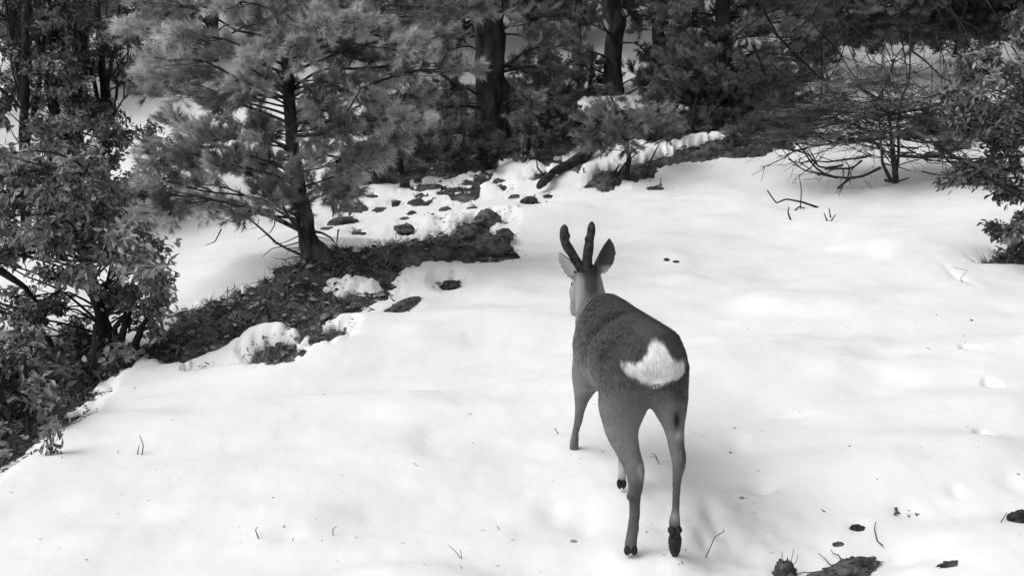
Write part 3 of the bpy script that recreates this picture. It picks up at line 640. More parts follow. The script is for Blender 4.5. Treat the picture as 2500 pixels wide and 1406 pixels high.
lb.inst(LEAVES[1], frames(D, rng.normal(0, .8, n)), np.stack([x, y, z + .015], -1), rng.uniform(.02, .055, n), rng.random(n) ** 1.6)
tag(lb.build('leaf_litter', M['grass'], smooth=False), 'dead leaves and bark crumbs strewn over the bare bank', 'leaf litter', kind='stuff')
# crumbs of bark and needles blown on the snow
cb = MB(); n = 800; px = rng.uniform(-60, 2560, n); py = 420 + 980 * rng.random(n) ** .8
pts = [hit(a, b_) for a, b_ in zip(px, py)]; pts = np.array([(p[0], p[1], sz(p[0], p[1]) - .002) for p in pts])
keep = bare_d(pts[:, 0], pts[:, 1]) < -.05; pts = pts[keep]; n = len(pts)
cb.inst((np.array([(0, -.1, 0), (0, .1, .0), (1, .05, .08), (.6, -.12, .1)]), np.array([(0, 1, 2), (0, 2, 3)])), frames(np.stack([rng.normal(size=n), rng.normal(size=n), rng.uniform(-.1, .3, n)], -1), rng.random(n) * 6), pts, rng.uniform(.006, .022, n), rng.random(n))
tag(cb.build('crumbs', M['grass'], smooth=False), 'tiny bark crumbs and needles scattered on the snow', 'litter', kind='stuff')

eb = MB(); x, y, z = scatter(9000, (-100, 380, 2600, 1200), -.16); k = (bare_d(x, y) < .0); x, y = x[k], y[k]; n = len(x); z = base_h(x, y) + snow_relief(x, y) * .75 - .018
eb.inst((np.array([(0, -.12, 0), (0, .12, .0), (1, .05, .08), (.6, -.16, .1)]), np.array([(0, 1, 2), (0, 2, 3)])), frames(np.stack([rng.normal(size=n), rng.normal(size=n), rng.uniform(0, .5, n)], -1), rng.random(n) * 6), np.stack([x, y, z], -1), rng.uniform(.010, .035, n), rng.random(n) ** 2)
tag(eb.build('edge_litter', M['grass'], smooth=False), 'dirt crumbs and needles dusting the melting snow edge', 'litter', kind='stuff')
def snow_pt(px, py, dz=0):
    p = hit(px, py); return np.array([p[0], p[1], sz(p[0], p[1]) + dz])
def ico(sub):
    bm_ = __import__('bmesh').new(); import bmesh as B; B.ops.create_icosphere(bm_, subdivisions=sub, radius=1)
    bm_.verts.ensure_lookup_table(); V = np.array([v.co[:] for v in bm_.verts]); T = np.array([[v.index for v in f.verts] for f in bm_.faces]); bm_.free(); return V, T
ICO = ico(4)
def lump(p, size, seed, rough=.3, freq=1.6, rot=0, jag=0):
    V, T = ICO; n1 = vn(V[:, 0] * freq + seed, V[:, 1] * freq + V[:, 2] * freq * 1.3, seed) + .5 * vn(V[:, 0] * freq * 2.3 + V[:, 2] * 3, V[:, 1] * freq * 2.3 + seed, seed + 1) + .25 * vn(V[:, 0] * 9 + V[:, 2] * 7, V[:, 1] * 9 + seed, seed + 2)
    V = V * (1 + rough * n1)[:, None]
    if jag: V = V * (1 + jag * vn(V[:, 0] * 14 + V[:, 2] * 9, V[:, 1] * 14, seed + 9))[:, None]
    V = V * np.array(size); c, s_ = math.cos(rot), math.sin(rot)
    V = np.stack([V[:, 0] * c - V[:, 1] * s_, V[:, 0] * s_ + V[:, 1] * c, V[:, 2]], -1); return V + p, T
def rock(name, px, py, size, label, cat='rock', mat='rock', seed=1, group=None, rot=0, jag=.1, rough=.35, dz=.0, onsnow=True, extra=None):
    p = snow_pt(px, py) if onsnow else (lambda q: np.array([q[0], q[1], gz(q[0], q[1])]))(hit(px, py))
    b_ = MB(p); V, T = lump(p + (0, 0, dz), size, seed, rough=rough, rot=rot, jag=jag); b_.add(V, T)
    if extra: extra(b_, p)
    o = b_.build(name, M[mat]); o.location = tuple(p); return tag(o, label, cat, group)
for i, (px, py, s_, lab) in enumerate([
    (1195, 612, (.12, .13, .085), 'rounded mossy stone at the right tip of the bare bank, largest'), (1150, 596, (.10, .10, .075), 'rounded mossy stone beside the largest one, on its left'),
    (1232, 577, (.06, .08, .05), 'small mossy stone sticking out of snow above the bank tip'), (1190, 545, (.10, .09, .08), 'dark mossy hummock above the rounded stones'),
    (1020, 650, (.13, .10, .08), 'pale mossy stone on the lower edge of the bank near its middle'), (985, 562, (.07, .07, .035), 'dark stone poking up through snow right of the pine'),
    (1130, 636, (.08, .05, .035), 'flat stone under the rounded stones at the snow line')]):
    rock('mossy_rock', px, py, s_, lab, mat='moss', seed=i + 3, group='mossy stones on the bank', dz=.035, jag=.2, onsnow=False)
rock('rock', 1100, 696, (.055, .05, .035), 'lone dark pointed stone in snow below the bank tip', mat='stone_dark', seed=14)
rock('boulder', 2328, 358, (.17, .14, .15), 'round pale boulder behind the twiggy shrub', 'boulder', 'rock', 21, dz=.05)
rock('rock', 2282, 380, (.10, .08, .055), 'small pale stone in front of the round boulder', 'rock', 'rock', 22)
rock('rock', 1292, 486, (.07, .06, .035), 'small dark stone in snow left of the fallen log', mat='stone_dark', seed=23)
rock('rock', 2092, 1287, (.026, .022, .018), 'black pebble sunk in snow above the bark slab', 'pebble', 'stone_dark', 24, dz=.004)
rock('rock', 2490, 1292, (.045, .035, .030), 'black stone at the right edge near the bottom corner', mat='stone_dark', seed=25, dz=.006)
rock('rock', 1784, 1093, (.006, .005, .004), 'tiny black pebble on snow right of the deer', 'pebble', 'stone_dark', 26)
rock('rock', 2372, 782, (.009, .007, .005), 'tiny black pebble on snow above the three hollows', 'pebble', 'stone_dark', 27)
rock('rock', 1628, 637, (.022, .02, .012), 'dark chip in the snow hollow right of the deer ears', 'bark chip', 'stone_dark', 28)
rock('rock', 1650, 640, (.022, .015, .010), 'second dark chip in the same hollow, nearer the right', 'bark chip', 'stone_dark', 29)
rock('bark_chunk', 2048, 1304 + 18, (.018, .012, .008), 'small brown crumb between black pebble and bark slab', 'bark chip', 'litter', 33)
# bark slab, bottom right
def slab(b_, p):
    for k in range(26):
        t = rng.uniform(-1, 1); a0 = p + np.array([t * .085, t * .035, .010 + rng.uniform(-.004, .008)])
        b_.tube(limb(a0, a0 + (rng.uniform(.02, .06) * rng.choice([-1, 1]), rng.uniform(-.01, .02), rng.uniform(-.004, .006)), 5, wig=.05), np.linspace(.003, .0012, 5), 4)
    for (a, c) in (((2035, 1362), (1998, 1340)), ((2055, 1352), (2028, 1336)), ((2155, 1330), (2136, 1290)), ((2020, 1370), (1940, 1378))):
        A, C = snow_pt(*a, .012), snow_pt(*c, .02); b_.tube(limb(A, C, 7, wig=.06), np.linspace(.0028, .0014, 7), 4)
rock('bark_slab', 2078, 1374, (.120, .042, .028), 'shaggy flat slab of bark lying on snow, bottom right', 'bark', 'litter', 41, dz=.010, rot=.42, jag=.45, rough=.5, extra=slab)
def stalks(b_, p):
    for dx, h in ((-.02, .075), (.018, .085), (.034, .065), (.0, .06), (-.008, .05)):
        b_.tube(limb(p + (dx * .4, 0, .02), p + (dx + rng.normal(0, .008), 0, h + .02), 6, wig=.08), np.linspace(.0018, .0008, 6), 4)
    for k in range(16):
        a0 = p + rng.normal(0, .014, 3) * (1, .6, .8) + (0, 0, .014); b_.tube(limb(a0, a0 + rng.normal(0, .018, 3), 4, wig=.1), np.linspace(.003, .001, 4), 4)
rock('litter_clump', 1920, 1370, (.034, .026, .040), 'clump of dead stalks and soil left of the bark slab', 'clump', 'litter', 42, jag=.6, rough=.5, extra=stalks, dz=.012)
rock('litter_clump', 1660, 1400, (.030, .02, .012), 'dark scrap of bark at the bottom edge under the hind hoof', 'bark', 'litter', 43, jag=.5, dz=-.002)
rock('litter_clump', 2320, 1398, (.040, .018, .008), 'thin flat scrap of bark at the bottom edge, right of the slab', 'bark', 'litter', 44, jag=.6, rot=.3)
rock('bark_slab', 985, 745, (.16, .05, .03), 'long upright scrap of bark on snow just below the bank', 'bark', 'litter', 45, rot=1.05, jag=.3, dz=.01)
#rock('snow_cap', 655, 822, (.32, .15, .055), 'smooth hump of old snow resting on the lower bank', 'snow hump', 'snow', 46, jag=0, rough=.25, rot=.35, dz=.0)

# ---------------------------------------------------------------- stems and twigs standing in the snow
def twigs_thing(name, label, paths, mat='twig', cat='twig', r=.003, leaves=None, group=None, z0=-.01):
    """paths: lists of (px, py); the first point stands on the snow, the rest are at its distance"""
    p = snow_pt(*paths[0][0]); b_ = MB(p)
    for pts in paths:
        q = snow_pt(*pts[0]); Y = q[1]
        if np.linalg.norm(q - p) > .004: b_.tube(np.array([p + (0, 0, z0), (p + q) / 2 + (0, 0, z0 - .006), q + (0, 0, z0)]), r * .8, 5)
        P = np.array([q + (0, 0, z0)] + [at(x, y, Y + (.02 * k)) for k, (x, y) in enumerate(pts[1:])]); L = np.linspace(0, 1, len(P)); n = 4 * len(P); t_ = np.linspace(0, 1, n)
        b_.tube(np.stack([np.interp(t_, L, P[:, i]) for i in range(3)], -1), np.linspace(r, r * .5, n), 5)
    o = b_.build(name, M[mat]); o.location = tuple(p); return tag(o, label, cat, group)
twigs_thing('dead_plant', 'pair of dry stems standing in snow at lower left', [[(345,1106),(350,1088),(346,1074),(341,1062)], [(334,1106),(338,1096),(340,1086)]], r=.0024, cat='dry plant')
twigs_thing('dead_plant', 'tiny pale stem left of the pair of dry stems', [[(288,1106),(288,1098)]], 'twig_pale', r=.0016, cat='dry plant')
twigs_thing('dead_plant', 'small curled dark stem in snow near the bottom left of centre', [[(633,1308),(626,1300),(624,1293),(628,1285)]], r=.0022, cat='dry plant')
twigs_thing('dead_plant', 'short bent stem right of the curled dark stem', [[(812,1300),(813,1290),(822,1284)]], r=.0018, cat='dry plant')
twigs_thing('twig', 'thin V of twigs lying on snow at the bottom left of the deer', [[(1128,1350),(1112,1345),(1095,1330)], [(1128,1352),(1124,1340)]], r=.0016)
twigs_thing('twig', 'small forked twig lying between the deer hind legs', [[(1614,1118),(1600,1114),(1588,1114)], [(1612,1117),(1600,1109),(1592,1106)]], r=.0016)
twigs_thing('twig', 'fine twig lying in the churned snow right of the hind hoof', [[(1722,1328),(1745,1310),(1768,1296),(1765,1290)]], r=.0018)
twigs_thing('twig', 'short straight twig on snow left of the black pebble', [[(2022,1247),(2006,1243)]], r=.0028)
twigs_thing('twig', 'short dark twig in front of the far left front leg', [[(1366,1041),(1354,1044)]], r=.0026)
twigs_thing('dead_plant', 'forked stem in snow between the bark slab and black stone', [[(2322,1318),(2320,1308),(2314,1296)], [(2324,1318),(2334,1310),(2336,1298)]], r=.002, cat='dry plant')
twigs_thing('dead_plant', 'straight leaning stem beside the black stone at the right edge', [[(2420,1312),(2440,1280),(2459,1250)]], r=.0024, cat='dry plant')
twigs_thing('dead_branch', 'bent dead branch lying left of the twiggy shrub', [[(1998,500),(1960,494),(1920,486),(1895,496),(1873,465)]], r=.010, cat='branch', z0=0)
twigs_thing('dead_plant', 'upright thin stem rising from the bent dead branch', [[(1955,497),(1957,465),(1951,430)]], r=.006, cat='dry plant')
twigs_thing('dead_plant', 'short crooked stub in front of the bent dead branch', [[(1932,535),(1924,520),(1926,505)], [(1938,512),(1950,505),(1965,508)]], r=.008, cat='dry plant')
twigs_thing('dead_plant', 'forked dark stub standing in snow below the twiggy shrub', [[(2020,550),(2030,538),(2040,524)], [(2020,550),(2018,536),(2012,520)], [(2028,540),(2027,525),(2024,508)]], r=.007, cat='dry plant')
twigs_thing('dead_plant', 'small stick and chip in open snow below the young pine', [[(1590,451),(1612,450)], [(1612,452),(1614,434)]], r=.008, cat='stick')
twigs_thing('twig', 'hanging stem in snow left of the right edge shrub', [[(2366,470),(2366,450),(2362,435)]], r=.004)
twigs_thing('twig', 'pale dried stem faintly showing on the right snow', [[(2350,700),(2345,680),(2362,660),(2328,652)]], 'twig_pale', r=.0025)
for pts_, lab in (([(915,755),(895,748),(882,742)], 'fine dry twig on snow closest to the lower tip of the bank'), ([(890,765),(905,757),(916,756)], 'fine dry twig crossing under the one closest to the bank'),
                 ([(968,735),(955,728),(950,715)], 'curved dry twig touching the upright bark scrap on its left'), ([(1005,762),(995,755)], 'tiny dry twig on snow just right of the upright bark scrap')):
    twigs_thing('twig', lab, [pts_], r=.004, group='dry twigs round the bark scrap')
twigs_thing('dead_plant', 'thin stem poking above the far rim of the bank', [[(574,705),(572,692)], [(555,712),(556,700)]], r=.004, cat='dry plant')
for (px, py, lab, tone) in [(1392, 1300, 'pale curled leaf lying on snow left of the hind leg', .8), (1805, 1206, 'faint pale leaf near the crescent hollow', .9)]:
    p = snow_pt(px, py, .003); b_ = MB(p); b_.inst(LEAVES[1], frames(np.array([[1, .3, .1]])), np.array([p]), [.028], [tone]); o = b_.build('fallen_leaf', M['grass']); o.location = tuple(p); tag(o, lab, 'leaf', 'leaves fallen on the snow')
p = snow_pt(2205, 1252, .004); b_ = MB(p)
for k in range(7):
    q = p + rng.normal(0, 1, 3) * (.018, .012, .003); b_.inst(LEAVES[k % 3], frames(rng.normal(size=(1, 3)) * (1, 1, .5)), np.array([q + (0, 0, .006)]), [rng.uniform(.018, .034)], [.1 + .3 * rng.random()])
o = b_.build('dead_leaves', M['grass']); o.location = tuple(p); tag(o, 'small crumpled dark leaves on snow above the black pebble', 'leaves')

# seedling at the lower left
p = snow_pt(128, 1110); root = thing('seedling', p, 'small drooping leafy seedling in snow at lower left', 'seedling')
b_ = MB(p); c_ = MB(p)
for pts in ([(128,1112),(124,1080),(118,1050),(122,1020)], [(126,1085),(110,1070),(104,1095)], [(128,1110),(140,1085)]):
    P = np.array([p + (0, 0, -.01)] + [at(x, y, p[1]) for x, y in pts[1:]]); L = np.linspace(0, 1, len(P)); t_ = np.linspace(0, 1, 12)
    b_.tube(np.stack([np.interp(t_, L, P[:, i]) for i in range(3)], -1), np.linspace(.004, .0015, 12), 5)
for (x, y, n) in ((128, 1098, 26), (122, 1045, 18), (130, 1030, 14), (112, 1055, 8), (140, 1050, 10), (105, 1085, 4), (125, 1010, 8)):
    P = at(x, y, p[1]) + rng.normal(0, .016, (n, 3)); D = rng.normal(0, .5, (n, 3)); D[:, 2] -= .8; c_.inst(LEAVES[n % 3], frames(D, rng.normal(0, 1, n)), P, rng.uniform(.025, .048, n), rng.uniform(.2, .9, n))
b_.build('stem', M['twig'], root); c_.build('crown', M['leaf'], root, smooth=False)
# small leafy tuft at the rim, left of the bank's start
p = snow_pt(300, 905); root = thing('leafy_seedling', p, 'pale broad leaved sprig lying on the snow rim below the left shrub', 'sprig')
b_ = MB(p); c_ = MB(p); b_.tube(limb(p + (-.1, 0, .0), p + (.12, 0, .05), 8), .003, 5)
n = 34; P = p + rng.normal(0, 1, (n, 3)) * (.07, .03, .02) + (0, 0, .03); D = rng.normal(0, .8, (n, 3)); c_.inst(LEAVES[1], frames(D, rng.normal(0, .6, n)), P, rng.uniform(.05, .08, n), rng.uniform(.5, 1, n))
b_.build('stem', M['twig'], root); c_.build('crown', M['leaf'], root, smooth=False)

# fallen log left of the young pine
a, c = hit(1318, 462), hit(1442, 392); p = (a + c) / 2; b_ = MB(p)
b_.tube(limb(a + (0, 0, .03), c + (0, 0, .10), 16, wig=.02), np.linspace(.032, .055, 16), 10, rough=.4)
for pts, r_ in (([(1350,430),(1325,425),(1312,410),(1310,385)], .012), ([(1330,448),(1300,452)], .018), ([(1365,440),(1362,462)], .012), ([(1410,420),(1412,445),(1405,455)], .012), ([(1425,410),(1427,440)], .008), ([(1345,435),(1352,415),(1375,412)], .03), ([(1310,390),(1300,385),(1285,400)], .006)):
    P = np.array([at(x, y, p[1] - .05) for x, y in pts]); L = np.linspace(0, 1, len(P)); t_ = np.linspace(0, 1, 10); b_.tube(np.stack([np.interp(t_, L, P[:, i]) for i in range(3)], -1), np.linspace(r_, r_ * .5, 10), 6, rough=.2)
o = b_.build('fallen_log', M['bark_dark']); o.location = tuple(p); tag(o, 'dark fallen log with broken stubs at the edge of the snow', 'log')
a, c = hit(2235, 322), hit(2400, 335); p = (a + c) / 2; b_ = MB(p); b_.tube(limb(a + (0, 0, .08), c + (0, 0, .1), 16, wig=.02), np.linspace(.05, .09, 16), 10, rough=.35)
o = b_.build('fallen_log', M['bark_dark']); o.location = tuple(p); tag(o, 'thick dark log lying behind the round boulder', 'log')
# needle tuft lying on the snow
p = snow_pt(1278, 398, .01); root = thing('pine_sprig', p, 'small pine sprig sprouting from snow at the tip of the fallen log', 'sprig'); c_ = MB(p); b_ = MB(p); b_.tube(limb(p, p + (0, 0, .12), 6), .004, 5)
n = 10; c_.inst(SHOOTS_FAR[0], frames(rng.normal(size=(n, 3)) + (0, 0, .6)), p + rng.normal(0, .03, (n, 3)) + (0, 0, .08), np.full(n, .8), rng.random(n) * .5)
b_.build('stem', M['twig'], root); c_.build('crown', M['needle'], root, smooth=False)

# ---------------------------------------------------------------- the roe deer
DO = at(1560, 1345, 3.4); DO[2] = 0.0
body = MB(DO)
def ring_loft(b_, rings, sides=36, pw=2.2):
    P = []; 
    for (Y, l, r_, t, bt) in rings:
        a = at(l, (t + bt) / 2, Y); c = at(r_, (t + bt) / 2, Y); tp = at((l + r_) / 2, t, Y); bp = at((l + r_) / 2, bt, Y)
        cx, hw, cz, hh = (a[0] + c[0]) / 2, (c[0] - a[0]) / 2, (tp[2] + bp[2]) / 2, (tp[2] - bp[2]) / 2
        P.append((Y, cx, hw, cz, hh))
    P = np.array(P); Ys = np.linspace(P[0, 0], P[-1, 0], 60)
    # smooth interpolation through the rings
    def cr(col):
        x, y = P[:, 0], P[:, col]; m = np.gradient(y, x); i = np.clip(np.searchsorted(x, Ys) - 1, 0, len(x) - 2); h = x[i + 1] - x[i]; t = (Ys - x[i]) / h
        return (2*t**3-3*t**2+1)*y[i] + (t**3-2*t**2+t)*h*m[i] + (-2*t**3+3*t**2)*y[i+1] + (t**3-t**2)*h*m[i+1]
    cx, hw, cz, hh = (np.maximum(cr(k), .005) for k in (1, 2, 3, 4)); th = np.arange(sides) / sides * 2 * np.pi
    c, s_ = np.cos(th), np.sin(th); ex = np.sign(c) * np.abs(c) ** (2 / pw); ez = np.sign(s_) * np.abs(s_) ** (2 / pw)
    narrow = 1 - .26 * np.clip(s_, 0, 1) ** 2 - .22 * np.clip(-s_, 0, 1) ** 2                  # a little narrower over the spine
    V = np.stack([cx[:, None] + hw[:, None] * (ex * narrow)[None], Ys[:, None] + 0 * ex[None], cz[:, None] + hh[:, None] * ez[None]], -1).reshape(-1, 3)
    i = np.arange(len(Ys) - 1)[:, None] * sides; j = np.arange(sides)[None]; j2 = (j + 1) % sides; a0, a1, b0, b1 = i + j, i + j2, i + j + sides, i + j2 + sides
    T = np.concatenate([np.stack([a0, b1, a1], -1).reshape(-1, 3), np.stack([a0, b0, b1], -1).reshape(-1, 3)])
    n0 = len(V); V = np.vstack([V, V[:sides].mean(0), V[-sides:].mean(0)]); jj = np.arange(sides); k2 = (jj + 1) % sides; m_ = (len(Ys) - 1) * sides
    T = np.vstack([T, np.stack([jj, k2, np.full(sides, n0)], -1), np.stack([m_ + k2, m_ + jj, np.full(sides, n0 + 1)], -1)])
    b_.add(V, T)
RINGS = [(3.00,1580,1645,880,915),(3.018,1540,1660,860,945),(3.06,1508,1670,833,970),(3.13,1488,1677,803,985),(3.25,1464,1674,780,985),(3.40,1434,1654,762,978),(3.55,1412,1634,749,974),
         (3.70,1403,1604,734,966),(3.82,1403,1574,722,958),(3.92,1408,1546,715,930),(3.99,1418,1520,730,895),(4.05,1438,1492,765,850)]
ring_loft(body, RINGS)
def chain(b_, nodes, sides=20, flat=1.0):
    """nodes: px, py, Y, radius (m) - smooth tapered limb"""
    P = np.array([at(a, c, Y) for a, c, Y, r_ in nodes]); rr = np.array([n_[3] for n_ in nodes]); L = np.concatenate([[0], np.cumsum(np.linalg.norm(np.diff(P, axis=0), axis=1))]); t = np.linspace(0, L[-1], max(8, int(L[-1] / .012)))
    def cr(y):
        m = np.gradient(y, L); i = np.clip(np.searchsorted(L, t) - 1, 0, len(L) - 2); h = L[i + 1] - L[i]; q = (t - L[i]) / h
        return (2*q**3-3*q**2+1)*y[i] + (q**3-2*q**2+q)*h*m[i] + (-2*q**3+3*q**2)*y[i+1] + (q**3-q**2)*h*m[i+1]
    b_.tube(np.stack([cr(P[:, k]) for k in range(3)], -1), cr(rr), sides)
def ball(b_, px, py, Y, size, rot=0): V, T = lump(at(px, py, Y), size, 3, rough=0, rot=rot); b_.add(V, T)
chain(body, [(1470,850,3.88,.095),(1456,795,3.96,.085),(1446,750,4.01,.068),(1440,712,4.04,.059),(1438,684,4.06,.052),(1437,664,4.07,.045)])      # neck
chain(body, [(1437,664,4.06,.040),(1428,684,4.13,.046),(1419,708,4.18,.043),(1411,733,4.23,.031),(1406,752,4.27,.025),(1404,764,4.29,.018)])  # head
ball(body, 1410, 716, 4.17, (.034, .04, .05))
chain(body, [(1450,880,3.84,.085),(1432,930,3.83,.060),(1422,965,3.83,.034),(1416,1000,3.84,.020),(1412,1026,3.86,.0170),(1405,1055,3.88,.0138),(1402,1080,3.89,.018),(1401,1100,3.90,.018)])
chain(body, [(1525,880,3.78,.085),(1530,960,3.72,.055),(1528,1030,3.65,.030),(1524,1085,3.58,.020),(1521,1120,3.55,.018),(1519,1150,3.51,.0135),(1518,1170,3.49,.017)])
chain(body, [(1550,895,3.15,.098),(1528,955,3.12,.088),(1519,1005,3.115,.074),(1519,1052,3.10,.055),(1534,1102,3.075,.0385),(1550,1147,3.05,.031),(1552,1180,3.04,.025),(1550,1212,3.045,.0195),(1549,1255,3.05,.0172),(1544,1300,3.06,.0185),(1540,1328,3.05,.0195),(1540,1341,3.045,.020)])
chain(body, [(1615,900,3.13,.088),(1627,955,3.11,.072),(1638,1000,3.09,.054),(1646,1045,3.07,.0345),(1652,1090,3.05,.0265),(1658,1125,3.02,.0225),(1654,1160,3.02,.0160),(1651,1205,3.02,.0125),(1649,1250,3.02,.0135),(1647,1275,3.01,.0180),(1648,1292,3.00,.0175)])
ball(body, 1668, 1136, 3.02, (.008, .012, .016)); ball(body, 1539, 1210, 3.035, (.013, .012, .016)); ball(body, 1565, 1150, 3.03, (.012, .016, .024)); ball(body, 1664, 1118, 3.01, (.009, .014, .030)); ball(body, 1556, 1290, 3.05, (.006,.01,.014))
def ear(b_, line, hw, across, cup, thick=.007):
    across = unit(across); P = np.array([at(*q) for q in line]); L = np.linspace(0, 1, len(P)); ns, nu = 22, 13; s_ = np.linspace(0, 1, ns); u = np.linspace(-1, 1, nu)
    C = np.stack([np.interp(s_, L, P[:, i]) for i in range(3)], -1); ax = unit(P[-1] - P[0]); nrm = unit(np.cross(across, ax))
    wd = hw * np.clip(np.sin(np.pi * np.clip(.16 + .84 * s_, 0, 1) ** .95), .05, 1) ** .75; wd[-1] = hw * .06
    base = C[:, None] + across * (wd[:, None] * u[None])[..., None] + nrm * (cup * wd[:, None] * (u[None] ** 2))[..., None]
    th_ = thick * (1 - .25 * s_)[:, None] * (1 - .2 * u[None] ** 2)
    A = base + nrm * th_[..., None] / 2; B = base - nrm * th_[..., None] / 2; V = np.vstack([A.reshape(-1, 3), B.reshape(-1, 3)]); N = ns * nu; T = []
    for i in range(ns - 1):
        for j in range(nu - 1):
            a, b2, c, d2 = i*nu+j, i*nu+j+1, (i+1)*nu+j+1, (i+1)*nu+j; T += [(a, b2, c), (a, c, d2), (N+a, N+c, N+b2), (N+a, N+d2, N+c)]
    ed = [(i*nu) for i in range(ns)] + [(ns-1)*nu + j for j in range(1, nu)] + [i*nu + nu-1 for i in range(ns-2, -1, -1)] + [j for j in range(nu-2, 0, -1)]
    for k in range(len(ed)):
        a, c = ed[k], ed[(k+1) % len(ed)]; T += [(a, c, N+c), (a, N+c, N+a)]
    b_.add(V, T)
ear(body, [(1462,668,4.06),(1471,642,4.06),(1480,612,4.06),(1487,582,4.05)], .043, (1, .15, .25), .40, .013)
ear(body, [(1408,676,4.08),(1393,650,4.07),(1378,630,4.06),(1362,616,4.05)], .030, (.72, -.55, .40), .5, .013)
Vb = np.vstack(body.V); Tb = np.vstack(body.T)
tmp = link('tmp', raw_mesh('tmp', Vb, T=Tb), None)
mo = tmp.modifiers.new('r', 'REMESH'); mo.mode = 'VOXEL'; mo.voxel_size = .0042; ms = tmp.modifiers.new('s', 'SMOOTH'); ms.factor = .5; ms.iterations = 5
ev = tmp.evaluated_get(bpy.context.evaluated_depsgraph_get()); me = bpy.data.meshes.new_from_object(ev); bpy.data.objects.remove(tmp)
# relax only the trunk of the body so that the haunch and shoulder blend in
t2_ = bpy.data.objects.new('tmp2', me); COL.objects.link(t2_); vg = t2_.vertex_groups.new(name='g'); nv = len(me.vertices)
V = np.empty(nv * 3, np.float32); me.vertices.foreach_get('co', V); W = V.reshape(-1, 3) + DO
wt = np.where(W[:, 1] < 3.36, sst(.33, .42, W[:, 2]), sst(.42, .50, W[:, 2])) * sst(3.97, 3.90, W[:, 1])
for q in range(1, 11): vg.add([int(k) for k in np.nonzero(np.round(wt * 10) == q)[0]], q / 10, 'REPLACE')
ms = t2_.modifiers.new('s', 'SMOOTH'); ms.factor = .5; ms.iterations = 60; ms.vertex_group = 'g'
ev = t2_.evaluated_get(bpy.context.evaluated_depsgraph_get()); me = bpy.data.meshes.new_from_object(ev); bpy.data.objects.remove(t2_)
nv = len(me.vertices); V = np.empty(nv * 3, np.float32); me.vertices.foreach_get('co', V); V = V.reshape(-1, 3)
Nn = np.empty(nv * 3, np.float32); me.vertices.foreach_get('normal', Nn); Nn = Nn.reshape(-1, 3)
W = V + DO
# soft folds of the coat
fold = fbm(W[:, 1] * 9 + W[:, 0] * 4, W[:, 2] * 11, 50, 3); torso = sst(.40, .5, W[:, 2]) * (W[:, 1] < 3.95)
disp = .004 * fold * torso + .0012 * fbm(W[:, 0] * 60 + W[:, 1] * 40, W[:, 2] * 70, 51, 2)
gr = np.abs(W[:, 1] - (3.42 + .18 * (.75 - W[:, 2]))); disp -= .014 * np.exp(-(gr / .040) ** 2) * sst(.42, .5, W[:, 2]) * sst(.08, -.02, W[:, 0] - .40) * sst(.73, .66, W[:, 2])
def bulge(px, py, Y, s_, h): 
    p = at(px, py, Y); return h * np.exp(-np.sum((W - p) ** 2, 1) / s_ ** 2)
disp += bulge(1497, 850, 3.25, .07, .012) + bulge(1520, 800, 3.3, .035, .008) + bulge(1645, 815, 3.3, .035, .008) + bulge(1425, 830, 3.8, .07, .010) + bulge(1560, 900, 3.05, .06, .006) + bulge(1650, 900, 3.05, .05, .006) - bulge(1603, 930, 2.99, .022, .012)
disp += .0012 * fbm(W[:, 1] * 22 + W[:, 0] * 9, W[:, 2] * 26, 55, 3) * torso
V = V + Nn * disp[:, None]; me.vertices.foreach_set('co', V.ravel().astype(np.float32)); W = V + DO
def near(px, py, Y, sx, sy=None, sz_=None):
    p = at(px, py, Y); sy = sy or sx; sz_ = sz_ or sx
    return np.exp(-(((W[:, 0] - p[0]) / sx) ** 2 + ((W[:, 1] - p[1]) / sy) ** 2 + ((W[:, 2] - p[2]) / sz_) ** 2))
